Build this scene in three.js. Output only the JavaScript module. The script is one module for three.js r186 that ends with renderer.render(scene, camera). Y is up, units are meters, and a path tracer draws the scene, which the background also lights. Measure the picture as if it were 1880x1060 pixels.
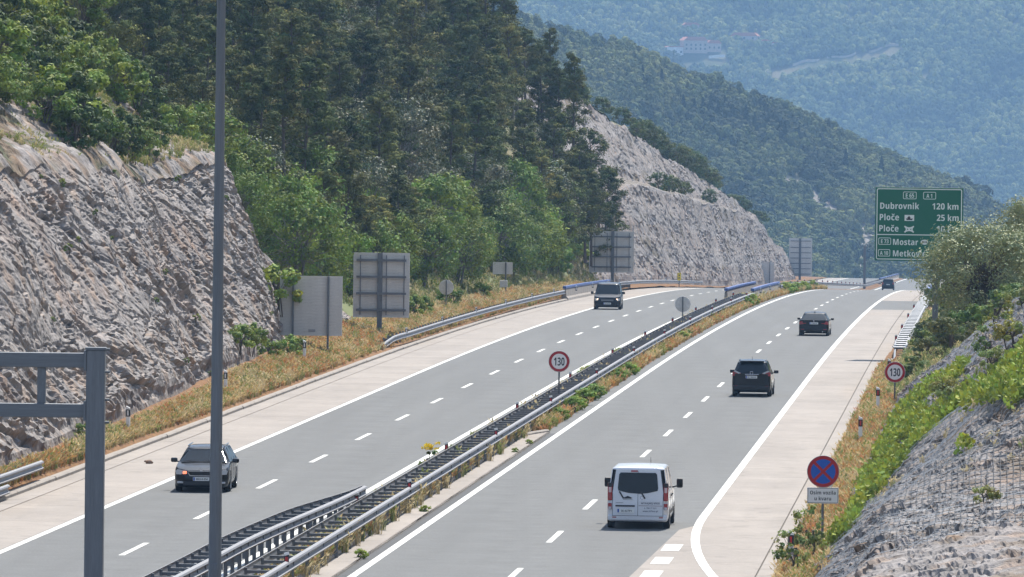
import * as THREE from 'three';
import { mergeGeometries } from 'three/addons/utils/BufferGeometryUtils.js';
import { ImprovedNoise } from 'three/addons/math/ImprovedNoise.js';
import { RoundedBoxGeometry } from 'three/addons/geometries/RoundedBoxGeometry.js';

// ---------- camera, sky, sun, haze, exposure ----------
const scene = new THREE.Scene();
const renderer = new THREE.WebGLRenderer({ antialias: true });
renderer.toneMapping = THREE.LinearToneMapping;
renderer.toneMappingExposure = 1.85;
renderer.shadowMap.enabled = true;
// a long lens on an overpass 11.5 m above the motorway
const camera = new THREE.PerspectiveCamera(4.669, 1880 / 1060, 1, 20000);
camera.position.set(0, 11.5, 0);
camera.rotation.order = 'YXZ';
camera.rotation.set(-Math.atan(290 / 13000), 0, 0.0122);
scene.add(camera);
const SUN = new THREE.Vector3(0.168, 0.819, -0.549).normalize();
// clear, slightly milky summer sky: paler towards the horizon and round the sun
const skyTex = (() => {
  const W = 256, H = 128, data = new Float32Array(W * H * 4);
  for (let j = 0; j < H; j++) for (let i = 0; i < W; i++) {
    const up = ((j + 0.5) / H - 0.5) * Math.PI, a = ((i + 0.5) / W - 0.5) * 2 * Math.PI, y = Math.max(0, Math.sin(up)), x = Math.cos(a) * Math.cos(up), z = Math.sin(a) * Math.cos(up);
    const c = Math.max(0, x * SUN.x + Math.sin(up) * SUN.y + z * SUN.z), t = Math.pow(y, 0.55), glow = 0.35 * Math.pow(c, 8) + 0.8 * Math.pow(c, 60), k = (j * W + i) * 4;
    data[k] = 0.50 + (0.17 - 0.50) * t + glow; data[k + 1] = 0.55 + (0.27 - 0.55) * t + glow * 0.97; data[k + 2] = 0.62 + (0.47 - 0.62) * t + glow * 0.9; data[k + 3] = 1;
  }
  const t = new THREE.DataTexture(data, W, H, THREE.RGBAFormat, THREE.FloatType); t.mapping = THREE.EquirectangularReflectionMapping; t.magFilter = THREE.LinearFilter; t.minFilter = THREE.LinearFilter; t.needsUpdate = true; return t;
})();
scene.background = skyTex; scene.environment = skyTex; scene.environmentIntensity = 0.92;
const sun = new THREE.DirectionalLight(new THREE.Color(1, 0.94, 0.85), 4.6);
sun.position.copy(SUN).multiplyScalar(1500).add(new THREE.Vector3(20, 0, -450));
sun.target.position.set(20, 0, -450);
sun.castShadow = true; sun.shadow.mapSize.set(4096, 4096);
Object.assign(sun.shadow.camera, { left: -350, right: 350, top: 450, bottom: -450, near: 100, far: 4000 });
scene.add(sun, sun.target);
scene.fog = new THREE.FogExp2(new THREE.Color(0.36, 0.63, 1.0), 0.00013);
// ---------- helpers ----------
let seed = 7;
const rnd = () => { seed = (seed + 0x6D2B79F5) | 0; let t = Math.imul(seed ^ (seed >>> 15), 1 | seed); t = (t + Math.imul(t ^ (t >>> 7), 61 | t)) ^ t; return ((t ^ (t >>> 14)) >>> 0) / 4294967296; };
const rr = (a, b) => a + (b - a) * rnd();
const pick = (a) => a[Math.floor(rnd() * a.length)];
const lerp = (a, b, t) => a + (b - a) * t;
const clamp = (x, a = 0, b = 1) => Math.min(b, Math.max(a, x));
const smooth = (a, b, x) => { const t = clamp((x - a) / (b - a)); return t * t * (3 - 2 * t); };
const PN = new ImprovedNoise();
const n3 = (x, y, z) => PN.noise(x, y, z);
const fbm = (x, y, z, o = 4) => { let s = 0, a = 0.5, f = 1; for (let i = 0; i < o; i++) { s += a * n3(x * f + i * 7.3, y * f + i * 3.1, z * f); a *= 0.5; f *= 2.03; } return s; };
const V = (x, y, z) => new THREE.Vector3(x, y, z);
const C = (r, g, b) => new THREE.Color().setRGB(r, g, b);

// the road: straight, 3.9 degrees to the right of the lens axis, with a crest after 330 m
const SLOPE = 0.0675, KV = 2.8e-5, GR = 2 * KV * 391;
const drop = (d) => d < 330 ? 0 : d < 721 ? KV * (d - 330) ** 2 : d < 1010 ? KV * 391 ** 2 + GR * (d - 721) : KV * 391 ** 2 + GR * 289 + (d - 1010) * 0.016;
const axisX = (d) => 11.40 + SLOPE * (d - 350);
const spread = (o, d) => o < -3 ? o + 0.00028 * (Math.min(d, 640) - 200) * (o + 3) : o;      // the two carriageways draw slowly apart
const P = (o, d, h = 0) => V(axisX(d) + spread(o, d), -drop(d) + h, -d);                     // o: metres right of the right lane line
const Q = (o, d, h = 0) => V(axisX(d) + o, -drop(d) + h, -d);                                // the same without the spread
const HEAD = -Math.atan(SLOPE);
const RIGHT = V(1, 0, SLOPE).normalize(), UPV = V(0, 1, 0);

const taken = {};
const numbered = (n) => { const k = taken[n] = (taken[n] ?? -1) + 1; return k ? n + '_' + String(k).padStart(3, '0') : n; };
function tag(o, label, category, group) { o.userData.label = label; o.userData.category = category; if (group) o.userData.group = group; return o; }
function thing(name, label, category, pos, turn = 0, group) {
  const o = new THREE.Group(); o.name = numbered(name); scene.add(o);
  o.position.copy(pos); o.rotation.y = turn; return tag(o, label, category, group);
}
function part(parent, name, geo, mat) { const m = new THREE.Mesh(geo, mat); m.name = name; parent.add(m); return m; }
function struct(name, geo, mat) { const m = new THREE.Mesh(geo, mat); m.name = numbered(name); m.userData.kind = 'structure'; scene.add(m); return m; }
function stuff(name, label, category, geo, mat, mats, cols) {
  const m = new THREE.InstancedMesh(geo, mat, mats.length); m.name = numbered(name); m.userData.kind = 'stuff'; tag(m, label, category);
  mats.forEach((x, i) => m.setMatrixAt(i, x)); if (cols) cols.forEach((c, i) => m.setColorAt(i, c));
  scene.add(m); return m;
}
function copy(o, pos, turn = 0, scale = 1, label) {
  const c = o.clone(); c.name = numbered(o.name.replace(/_\d{3}$/, '')); c.position.copy(pos); c.rotation.set(0, turn, 0);
  if (scale.isVector3) c.scale.copy(scale); else c.scale.setScalar(scale);
  c.userData = { ...o.userData }; if (label) c.userData.label = label; scene.add(c); return c;
}
const geoOf = (pos, idx, uv, col) => {
  const g = new THREE.BufferGeometry(); g.setAttribute('position', new THREE.Float32BufferAttribute(pos, 3));
  if (uv) g.setAttribute('uv', new THREE.Float32BufferAttribute(uv, 2));
  if (col) g.setAttribute('color', new THREE.Float32BufferAttribute(col, 3));
  if (idx) g.setIndex(idx); g.computeVertexNormals(); return g;
};
const merge = (list) => { list = list.map((g) => { g = g.index ? g.toNonIndexed() : g; for (const k of Object.keys(g.attributes)) if (!['position', 'normal', 'uv'].includes(k)) g.deleteAttribute(k); if (!g.attributes.uv) g.setAttribute('uv', new THREE.Float32BufferAttribute(new Float32Array(g.attributes.position.count * 2), 2)); return g; }); return mergeGeometries(list); };
const box = (w, h, t, x = 0, y = 0, z = 0, ry = 0, rz = 0, rx = 0) => { const g = new THREE.BoxGeometry(w, h, t); if (rx) g.rotateX(rx); if (rz) g.rotateZ(rz); if (ry) g.rotateY(ry); return g.translate(x, y, z); };
const rbox = (w, h, t, r, x = 0, y = 0, z = 0, s = 2) => new RoundedBoxGeometry(w, h, t, s, r).translate(x, y, z);
const cyl = (r0, r1, h, x = 0, y = 0, z = 0, n = 12) => new THREE.CylinderGeometry(r1, r0, h, n).translate(x, y + h / 2, z);
function bar(a, b, r0, r1 = r0, n = 6) {
  const d = b.clone().sub(a), g = new THREE.CylinderGeometry(r1, r0, d.length(), n, 1);
  g.applyQuaternion(new THREE.Quaternion().setFromUnitVectors(UPV, d.clone().normalize())); return g.translate((a.x + b.x) / 2, (a.y + b.y) / 2, (a.z + b.z) / 2);
}
// profile (closed, [across, up]) drawn along points; 'across' follows the road's right hand
function sweep(profile, pts, rights) {
  const pos = [], uv = [], idx = [], n = profile.length; let run = 0;
  pts.forEach((p, i) => {
    if (i) run += p.distanceTo(pts[i - 1]);
    const R = rights ? rights[i] : RIGHT;
    for (let k = 0; k <= n; k++) { const [a, b] = profile[k % n]; pos.push(p.x + R.x * a, p.y + b, p.z + R.z * a); uv.push(run, k / n); }
  });
  for (let i = 0; i + 1 < pts.length; i++) for (let k = 0; k < n; k++) { const a = i * (n + 1) + k, b = a + n + 1; idx.push(a, a + 1, b, a + 1, b + 1, b); }
  let g = geoOf(pos, idx, uv).toNonIndexed(); g.computeVertexNormals();
  const cap = (i, flip) => { const tri = THREE.ShapeUtils.triangulateShape(profile.map((q) => new THREE.Vector2(...q)), []), cp = []; tri.forEach((t) => (flip ? [t[0], t[2], t[1]] : t).forEach((k) => { const j = (i * (n + 1) + k) * 3; cp.push(pos[j], pos[j + 1], pos[j + 2]); })); return geoOf(cp, null, new Array(cp.length / 3 * 2).fill(0)); };
  return merge([g, cap(0, true), cap(pts.length - 1, false)]);
}
function station(d0, d1, step) { const a = []; const n = Math.max(1, Math.round((d1 - d0) / step)); for (let i = 0; i <= n; i++) a.push(d0 + (d1 - d0) * i / n); return a; }
// a sheet between two offsets, uv in metres
function sheet(oa, ob, d0, d1, h = 0, step = 6, cols = 1, tint) {
  const pos = [], uv = [], idx = [], col = [], st = station(d0, d1, step), fa = typeof oa === 'function' ? oa : () => oa, fb = typeof ob === 'function' ? ob : () => ob;
  st.forEach((d) => { for (let k = 0; k <= cols; k++) { const o = lerp(fa(d), fb(d), k / cols), p = P(o, d, typeof h === 'function' ? h(o, d) : h); pos.push(p.x, p.y, p.z); uv.push(p.x, d); if (tint) { const t = tint(o, d); col.push(...(t.length ? t : [t, t, t])); } } });
  const w = cols + 1; for (let i = 0; i + 1 < st.length; i++) for (let k = 0; k < cols; k++) { const a = i * w + k; idx.push(a, a + 1, a + w, a + 1, a + w + 1, a + w); }
  return geoOf(pos, idx, uv, tint ? col : null);
}

// ---------- computed textures ----------
const H2 = (x, y, s) => { let h = Math.imul(x, 374761393) ^ Math.imul(y, 668265263) ^ Math.imul(s, 1274126177); h = Math.imul(h ^ (h >>> 13), 1274126177); return ((h ^ (h >>> 16)) >>> 0) / 4294967296; };
function vn(x, y, per, s = 1) { const x0 = Math.floor(x), y0 = Math.floor(y), fx = x - x0, fy = y - y0, u = fx * fx * (3 - 2 * fx), v = fy * fy * (3 - 2 * fy), m = (a) => ((a % per) + per) % per; const a = H2(m(x0), m(y0), s), b = H2(m(x0 + 1), m(y0), s), c = H2(m(x0), m(y0 + 1), s), d = H2(m(x0 + 1), m(y0 + 1), s); return lerp(lerp(a, b, u), lerp(c, d, u), v); }
const vf = (u, v, f, o, s = 1) => { let r = 0, a = 0.5, t = 0; for (let i = 0; i < o; i++) { r += a * vn(u * f, v * f, f, s + i); t += a; a *= 0.55; f *= 2; } return r / t; };
function tex(n, metres, fn, srgb = true) {
  const d = new Uint8Array(n * n * 4);
  for (let j = 0; j < n; j++) for (let i = 0; i < n; i++) { const c = fn(i / n, j / n, i, j), k = (j * n + i) * 4; for (let q = 0; q < 3; q++) d[k + q] = clamp(c.length ? c[q] : c) * 255; d[k + 3] = 255; }
  const t = new THREE.DataTexture(d, n, n); t.wrapS = t.wrapT = THREE.RepeatWrapping; t.magFilter = THREE.LinearFilter; t.minFilter = THREE.LinearMipmapLinearFilter; t.generateMipmaps = true;
  t.repeat.set(1 / metres, 1 / metres); if (srgb) t.colorSpace = THREE.SRGBColorSpace; t.needsUpdate = true; return t;
}
function canvasTex(w, h, draw) { const c = document.createElement('canvas'); c.width = w; c.height = h; draw(c.getContext('2d'), w, h); const t = new THREE.CanvasTexture(c); t.colorSpace = THREE.SRGBColorSpace; t.anisotropy = 8; return t; }
const std = (color, roughness = 0.8, metalness = 0, extra = {}) => new THREE.MeshStandardMaterial({ color, roughness, metalness, ...extra });
const phys = (color, roughness, extra = {}) => new THREE.MeshPhysicalMaterial({ color, roughness, ...extra });

const grain = tex(512, 5, (u, v, i, j) => { const g = 0.76 + 0.16 * vf(u, v, 128, 2, 3) + 0.12 * (H2(i, j, 9) - 0.5) + 0.12 * vf(u, v, 6, 4, 5); return [g, g, g]; });
const patchy = tex(512, 23, (u, v, i, j) => { const g = 0.84 + 0.12 * (vf(u, v, 8, 5, 21) - 0.5) + 0.05 * vf(u, v, 90, 2, 4) + 0.06 * (H2(i, j, 2) - 0.5) - (vf(u, v, 24, 3, 31) > 0.72 ? 0.05 : 0); return [g, g * 0.985, g * 0.965]; });
const rockMap = tex(1024, 4, (u, v, i, j) => { const a = vf(u, v, 9, 6, 41), b = vf(u, v, 40, 4, 51), c = vf(u * 1, v * 1, 5, 3, 61); const g = 0.52 + 0.42 * a + 0.22 * (b - 0.5); const s = smooth(0.55, 0.75, c); return [g * lerp(1, 1.0, s), g * lerp(0.985, 0.92, s), g * lerp(0.975, 0.85, s)]; });
const rockBump = tex(1024, 4, (u, v) => { const a = vf(u, v, 12, 6, 71), r = 1 - Math.abs(2 * vf(u, v, 16, 4, 81) - 1); return 0.55 * a + 0.45 * r; }, false);
const soilMap = tex(512, 6, (u, v, i, j) => { const g = 0.6 + 0.35 * vf(u, v, 24, 4, 91) + 0.1 * (H2(i, j, 5) - 0.5), s = vf(u, v, 7, 4, 95); return [g, g * lerp(0.80, 0.92, s), g * lerp(0.58, 0.72, s)]; });
const paintMap = tex(512, 3, (u, v, i, j) => { const g = 0.93 + 0.08 * (vf(u, v, 40, 3, 121) - 0.5) - (vf(u, v, 60, 3, 131) > 0.66 ? 0.22 : 0) - 0.10 * smooth(.5, .8, vf(u, v, 9, 3, 141)); return [g, g, g * .985]; });
const galvMap = tex(256, 1.5, (u, v, i, j) => { const g = 0.80 + 0.14 * vf(u, v, 16, 3, 101) + 0.06 * (H2(i >> 2, j >> 2, 7) - 0.5); return [g, g, g]; });
const M = {
  asphalt: std(C(0.146, 0.150, 0.149), 0.92, 0, { map: grain, vertexColors: true }),
  concrete: std(C(0.365, 0.335, 0.31), 0.9, 0, { map: patchy, vertexColors: true }),
  kerb: std(C(0.38, 0.35, 0.32), 0.9, 0, { map: patchy }),
  gap: std(C(0.14, 0.125, 0.11), 1),
  paint: std(C(0.70, 0.70, 0.68), 0.65, 0, { map: paintMap }),
  soil: std(C(0.30, 0.20, 0.12), 1, 0, { map: soilMap }),
  rock: std(C(0.48, 0.463, 0.455), 0.95, 0, { map: rockMap, vertexColors: true, bumpMap: rockBump, bumpScale: 0.09 }),
  hill: std(C(1, 1, 1), 1, 0, { vertexColors: true }),
  galv: std(C(0.27, 0.275, 0.295), 0.55, 0.3, { map: galvMap }),
  newGalv: std(C(0.42, 0.43, 0.44), 0.5, 0.2, { map: galvMap }),
  steel: std(C(0.20, 0.215, 0.235), 0.5, 0.55, { map: galvMap }),
  pole: std(C(0.19, 0.205, 0.225), 0.6, 0.2, { map: galvMap }),
  panelBack: std(C(0.80, 0.78, 0.74), 0.6, 0.0, { map: galvMap }),
  white: std(C(0.75, 0.75, 0.74), 0.6), black: std(C(0.015, 0.015, 0.017), 0.6),
  red: std(C(0.42, 0.02, 0.025), 0.45), reflector: std(C(0.5, 0.03, 0.03), 0.3),
  blue: std(C(0.03, 0.075, 0.25), 0.5), grey: std(C(0.3, 0.3, 0.31), 0.7), yellow: std(C(0.75, 0.6, 0.05), 0.6),
};
// ---------- terrain: cross-sections [offset, height over the road] at stations along the road ----------
const secL = [
  [90, [-16.8, .1], [-18.3, .6], [-22.4, 10.6], [-25.2, 11.4], [-34, 18], [-46, 27], [-110, 50]],
  [236, [-17.7, .1], [-18.9, .6], [-23.2, 10.6], [-26.0, 11.5], [-34, 18], [-46, 27], [-110, 50]],
  [270, [-18.0, .1], [-19.5, .7], [-23.9, 10.5], [-26.6, 11.5], [-34.5, 18], [-46, 27], [-110, 50]],
  [345, [-18.6, .1], [-21.7, 1.0], [-25.5, 9.7], [-28.5, 10.7], [-36, 17.3], [-48, 26], [-110, 50]],
  [366, [-18.75, .1], [-23.4, 1.2], [-26.0, 6.4], [-29, 8.5], [-36, 14], [-48, 22], [-110, 45]],
  [384, [-18.85, .1], [-23, 1], [-25, 2.3], [-29, 4.6], [-36, 9], [-48, 16], [-110, 40]],
  [430, [-19.2, .1], [-22.5, .9], [-25.5, 2.2], [-30, 5], [-38, 10.5], [-54, 21], [-130, 55]],
  [520, [-19.8, .1], [-22.7, .9], [-25.2, 2.3], [-30, 6.8], [-40, 15], [-58, 28], [-140, 60]],
  [600, [-20.3, .1], [-22.9, .6], [-25.2, 3.6], [-30, 11], [-40, 20], [-60, 34], [-140, 60]],
  [640, [-20.6, .1], [-23, .4], [-25.6, 7.5], [-29, 13.5], [-38, 21], [-60, 34], [-140, 60]],
  [740, [-20.8, .1], [-21.6, .3], [-24.6, 10.9], [-27.0, 11.6], [-30.6, 19.4], [-60, 33], [-140, 50]],
  [1040, [-20.8, .1], [-21.8, .3], [-24.8, 11.2], [-26.8, 11.7], [-28.8, 15], [-60, 26], [-140, 36]],
  [1250, [-21, .1], [-22, .3], [-24.5, 5.6], [-26, 6.2], [-28, 10.2], [-60, 15], [-140, 20]],
  [1330, [-21, .1], [-25, .2], [-28, .6], [-31, .9], [-36, 1], [-80, 1], [-140, 1]],
  [1400, [-21, .1], [-25, .2], [-28, .3], [-31, .4], [-36, .4], [-80, 0], [-140, 0]],
];
const secR = [
  [90, [6.7, 0], [7.7, .2], [9.7, 2.0], [12.2, 2.55], [15, 2.9], [18, 5.5], [45, 24]],
  [180, [6.8, 0], [7.75, .2], [9.75, 2.0], [12.2, 2.6], [15, 3.0], [18, 5.5], [45, 24]],
  [197, [6.85, 0], [7.9, .2], [9.9, 2.0], [12.4, 4.3], [15, 7], [18.5, 10], [45, 26]],
  [296, [6.9, 0], [8.2, .25], [10.2, 2.0], [12.7, 4.2], [15.5, 6.6], [19, 9.5], [45, 24]],
  [312, [6.9, 0], [8.4, .3], [10, 1.1], [12, 2.6], [15.5, 4.4], [20, 6.5], [45, 15]],
  [420, [6.9, 0], [8.4, .1], [10, .5], [12, 1.4], [15.5, 3], [20, 4.5], [45, 10]],
  [640, [6.9, 0], [8.4, .1], [10, .2], [12, .3], [15.5, .4], [20, .4], [60, 0]],
  [1400, [6.9, 0], [8.4, 0], [10, -.3], [12, -.8], [15.5, -1.5], [20, -2], [60, -3]],
];
function section(sec, d) { let i = 0; while (i < sec.length - 2 && d > sec[i + 1][0]) i++; const a = sec[i], b = sec[i + 1], t = clamp((d - a[0]) / (b[0] - a[0])); return a.slice(1).map((p, k) => [lerp(p[0], b[k + 1][0], t), lerp(p[1], b[k + 1][1], t)]).map((q, k) => sec !== secL || k === 1 || k > 4 ? q : k === 0 ? [spread(-17.98, d), .1] : [q[0] + (d < 384 ? 1.3 : d < 640 ? .8 : .4) * n3(d * .045, k * 3.7, 1), q[1] + (d < 384 ? 1.3 : .5) * n3(d * .04 + 5, k * 5.1, 2) + (d < 384 ? .8 * n3(d * .17, k, 6) : 0)]); }
function heightAt(sec, o, d) { const s = section(sec, d); for (let k = 0; k + 1 < s.length; k++) { const [a, b] = [s[k], s[k + 1]]; if ((o - a[0]) * (o - b[0]) <= 0) return lerp(a[1], b[1], (o - a[0]) / (b[0] - a[0])); } return Math.abs(o) < Math.abs(s[0][0]) ? 0 : s[s.length - 1][1]; }
const groundL = (o, d) => Q(o, d, heightAt(secL, o, d)), groundR = (o, d) => Q(o, d, heightAt(secR, o, d));

// broken limestone: cells of uneven relief on dipping beds
const HR = (x, y, z) => { let h = Math.imul(x, 374761393) ^ Math.imul(y, 668265263) ^ Math.imul(z, 2147483647 ^ 0x5bd1e995); h = Math.imul(h ^ (h >>> 13), 1274126177); h ^= h >>> 16; return (h >>> 0) / 4294967296; };
function cell(x, y, z) {                                       // nearest cell: height, tilt over it, distance to its edge
  const ix = Math.floor(x), iy = Math.floor(y), iz = Math.floor(z); let b1 = 9, b2 = 9, id = 0, t = 0;
  for (let a = -1; a < 2; a++) for (let b = -1; b < 2; b++) for (let c = -1; c < 2; c++) {
    const X = ix + a, Y = iy + b, Z = iz + c, h = HR(X, Y, Z), dx = X + h - x, dy = Y + HR(Y, Z, X + 7) - y, dz = Z + HR(Z + 3, X, Y) - z, r = dx * dx + dy * dy + dz * dz;
    if (r < b1) { b2 = b1; b1 = r; id = HR(X + 11, Y - 5, Z + 3); t = dx * (HR(X, Y + 9, Z) - .5) + dy * (HR(X - 4, Y, Z) - .35); } else if (r < b2) b2 = r;
  }
  return [id - .5, t, Math.sqrt(b2) - Math.sqrt(b1)];
}
function rockRelief(d, y, o, dip, k = 1) {                     // thin dipping beds broken into plates
  const yy = y + dip * d, warp = fbm(d * 0.09, y * 0.2, o * 0.2, 3), w2 = fbm(d * .25, yy * .6, o, 3), bulge = fbm(d * .035, y * .16, 9, 2);
  const [a, ta, ea] = cell(d * 0.2 / k + warp * .8, yy * 0.9 / k + warp * 1.4, o * 0.5 / k), [b, tb, eb] = cell(d * 0.42 / k, yy * 2.4 / k + w2 * 1.6, o * .9 / k), [c, tc] = cell(d * 1.0 / k, yy * 5.5 / k + w2 * 3, o * 2 / k);
  const rough = .45 + .9 * smooth(-.15, .25, fbm(d * .06 + 9, y * .25, 4, 2));       // smooth sheets and broken zones
  return k * (0.8 * bulge + 0.45 * warp + rough * (0.18 * a + 0.26 * ta + 0.15 * b + 0.20 * tb + 0.08 * c + .12 * tc - 0.22 * smooth(0.05, 0, ea) - 0.08 * smooth(0.05, 0, eb)));
}
// lattice over the section columns c0..c1; rocky(c) is the share of relief there
function lattice(sec, d0, d1, dstep, cols, opt = {}) {
  const ds = station(d0, d1, dstep), pos = [], uv = [], col = [], idx = [], cs = [];
  cols.forEach(([a, b, n], i) => { for (let k = i ? 1 : 0; k <= n; k++) cs.push(lerp(a, b, k / n)); });
  for (const d of ds) {
    const s = section(sec, d); let run = 0, last = null;
    for (const c of cs) {
      const k = Math.min(Math.floor(c), s.length - 2), t = c - k, A = s[k], B = s[k + 1];
      let o = 0, h = 0; for (const e of [-.16, -.08, 0, .08, .16]) { const c2 = clamp(c + e * (opt.round ?? 0), cs[0], cs[cs.length - 1]), k2 = Math.min(Math.floor(c2), s.length - 2), t2 = c2 - k2; o += lerp(s[k2][0], s[k2 + 1][0], t2) / 5; h += lerp(s[k2][1], s[k2 + 1][1], t2) / 5; }
      if (opt.sink) h -= opt.sink * smooth(1.10, 1, c);
      let nx = -(B[1] - A[1]), nh = B[0] - A[0]; if (nh < 0) { nx = -nx; nh = -nh; } const L = Math.hypot(nx, nh); nx /= L; nh /= L;
      if (last) run += Math.hypot(o - last[0], h - last[1]); last = [o, h];
      const e = opt.relief ? opt.relief(c, d, h, o) : 0.22 * fbm(d * 0.04, o * 0.3, 2, 3);
      const p = Q(o + nx * e, d, h + nh * e); pos.push(p.x, p.y, p.z); uv.push(d, run);
      if (opt.tint) col.push(...opt.tint(c, d, h, o, e));
    }
  }
  const w = cs.length; for (let i = 0; i + 1 < ds.length; i++) for (let k = 0; k + 1 < w; k++) { const a = i * w + k; if (opt.flip) idx.push(a, a + 1, a + w, a + 1, a + w + 1, a + w); else idx.push(a, a + w, a + 1, a + 1, a + w, a + w + 1); }
  const g = geoOf(pos, idx, uv, opt.tint ? col : null); if (!opt.facets) return g; const f = g.toNonIndexed(); f.computeVertexNormals(); return f;
}
const mixc = (a, b, t) => [lerp(a[0], b[0], t), lerp(a[1], b[1], t), lerp(a[2], b[2], t)];
const rockTint = (d, y, o) => {            // fresh pale stone, rusty and grey weathering stains in patches
  const n = fbm(d * 0.06, y * 0.35 + d * 0.08, o * 0.1, 4), m = fbm(d * 0.16 + 40, y * 0.8 + d * .17, o, 3), g = fbm(d * 0.5, y * 1.6 + d * .35, 3, 2);
  let c = [1.05, 1.02, 1.0]; c = mixc(c, [1.0, 0.88, 0.81], smooth(0.12, 0.36, n)); c = mixc(c, [0.70, 0.68, 0.69], smooth(0.08, 0.32, m)); c = mixc(c, [0.80, 0.62, 0.50], 0.8 * smooth(0.30, 0.42, g + m * 0.4));
  return c;
};
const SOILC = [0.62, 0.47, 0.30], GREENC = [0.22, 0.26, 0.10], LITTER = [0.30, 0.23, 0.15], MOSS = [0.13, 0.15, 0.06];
struct('ground', (() => { const g = new THREE.PlaneGeometry(18000, 18000, 1, 1).rotateX(-Math.PI / 2).translate(0, -64, -4000); return g; })(), std(C(0.09, 0.10, 0.05), 1));
const under = (sec) => sec.map((r) => [r[0], r[1], r[2], [r[2][0] + Math.sign(r[2][0]) * 4, r[2][1] + .15]]), secLv = under(secL), secRv = under(secR);       // the verge runs on under the foot of the rock
secLv.forEach((r) => { r[1] = [spread(-17.98, r[0]), .1]; });
struct('verge', lattice(secLv, 90, 1400, 3, [[0, 2, 12]], {}), M.soil);
struct('rock_cutting', lattice(secL, 200, 392, 0.28, [[1, 2, 130], [2, 3, 22], [3, 4, 48]], { facets: true, round: 1, sink: 1.1,
  relief: (c, d, h, o) => rockRelief(d, h, o, 0.2) * (c < 1.06 ? 0.3 : c < 2 ? 1 : c < 3 ? 0.7 : 1) - (c < 2 ? 0.5 : 0) * smooth(.9, .2, Math.abs(c - 1.55)) * 0.3,
  tint: (c, d, h, o, e) => { const r = rockTint(d, h, o), s = fbm(d * 0.25, h * 0.5, o * 0.5, 4); if (c < 2) return mixc(r, SOILC, smooth(1.07, 1.0, c) * 0.8); const dirt = c < 3 ? smooth(-0.12, 0.1, s) : smooth(0.0, 0.16, s); return mixc(r, mixc(SOILC, GREENC, smooth(-.05, .2, fbm(d * .4, h, 5, 2))), dirt); },
}), M.rock);
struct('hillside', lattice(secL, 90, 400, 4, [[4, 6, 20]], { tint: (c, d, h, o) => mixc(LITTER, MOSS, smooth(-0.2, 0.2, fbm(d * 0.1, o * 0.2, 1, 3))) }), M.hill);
struct('hillside', lattice(secL, 388, 646, 3, [[1, 6, 50]], { tint: (c, d, h, o) => mixc([0.17, 0.14, 0.07], [0.12, 0.14, 0.05], smooth(-0.2, 0.2, fbm(d * 0.03, o * 0.2, 1, 3))) }), M.hill);
struct('rock_cutting', lattice(secL, 632, 1336, 0.9, [[1, 2, 54], [2, 3, 10], [3, 4, 40]], { facets: true, sink: 1,
  relief: (c, d, h, o) => rockRelief(d * .8, h, o, 0.06, 1.3) * (c < 1.06 ? 0.2 : c < 2 ? 0.62 : c < 3 ? 0.35 : 0.55),
  tint: (c, d, h, o) => { const r = rockTint(d * .7, h, o), s = fbm(d * 0.12, h * 0.5, o * 0.5, 4); return mixc(r, mixc(SOILC, GREENC, .4), c > 2 && c < 3 ? 0.5 : smooth(0.16, 0.3, s) * .8); },
}), M.rock);
struct('hillside', lattice(secL, 634, 1400, 8, [[4, 6, 12]], { tint: (c, d, h, o) => mixc([0.16, 0.13, 0.07], [0.08, 0.10, 0.035], smooth(-0.2, 0.2, fbm(d * 0.05, o * 0.2, 1, 3))) }), M.hill);
// right side
struct('verge', lattice(secRv, 90, 1400, 3, [[0, 2, 8]], { flip: true }), M.soil);
struct('rock_slope', lattice(secR, 118, 314, 0.24, [[1, 2, 40], [2, 3, 44], [3, 4, 44], [4, 5, 30]], { flip: true, facets: true, sink: .6,
  relief: (c, d, h, o) => rockRelief((d + 31) * 1.3, h, o, 0.1, 0.62) * (c < 1.1 ? 0.3 : 1) * smooth(315, 298, d),
  tint: (c, d, h, o) => { const r = rockTint(d + 70, h * 1.3, o), s = fbm(d * 0.3, h * 0.8, o * 0.3, 4); return mixc(mixc(r, [0.88, 0.86, 0.85], 0.6), SOILC, smooth(0.12, 0.28, s) * 0.7 + 0.8 * smooth(1.08, 1.0, c)); },
}), M.rock);
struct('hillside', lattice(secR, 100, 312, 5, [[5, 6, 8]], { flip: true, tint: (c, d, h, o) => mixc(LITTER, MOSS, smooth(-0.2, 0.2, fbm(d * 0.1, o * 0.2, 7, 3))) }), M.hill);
struct('bank', lattice(secR, 306, 1400, 3, [[1, 6, 24]], { flip: true, tint: (c, d, h, o) => mixc([0.34, 0.26, 0.15], [0.15, 0.17, 0.06], smooth(-0.2, 0.2, fbm(d * 0.15, o * 0.3, 1, 3))) }), M.hill);

// middle hill: ridge [x, y, distance], foot at 1400 m
const RIDGE = [[-90, 75, 2330], [-19.4, 55, 2370], [-8.5, 54.5, 2382], [2.6, 49.7, 2394], [11.9, 46.4, 2404], [28.8, 43.2, 2422], [44, 40.5, 2438], [55.6, 34.6, 2450], [67.3, 31.1, 2462], [83, 24.5, 2478], [97, 21.3, 2492], [107, 17.2, 2502], [119.2, 11.4, 2514], [137.7, 3.1, 2532], [156.4, -3.9, 2550], [169.1, -9.1, 2562], [179.7, -16.4, 2572], [190.4, -25.9, 2582], [240, -50, 2620], [300, -58, 2660]];
function ridgeAt(x) { let i = 0; while (i < RIDGE.length - 2 && x > RIDGE[i + 1][0]) i++; const a = RIDGE[i], b = RIDGE[i + 1], t = clamp((x - a[0]) / (b[0] - a[0])); return [lerp(a[1], b[1], t), lerp(a[2], b[2], t)]; }
const CANOPY = 3;                                              // the ground lies a crown's height below the ridge of tree tops
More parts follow.
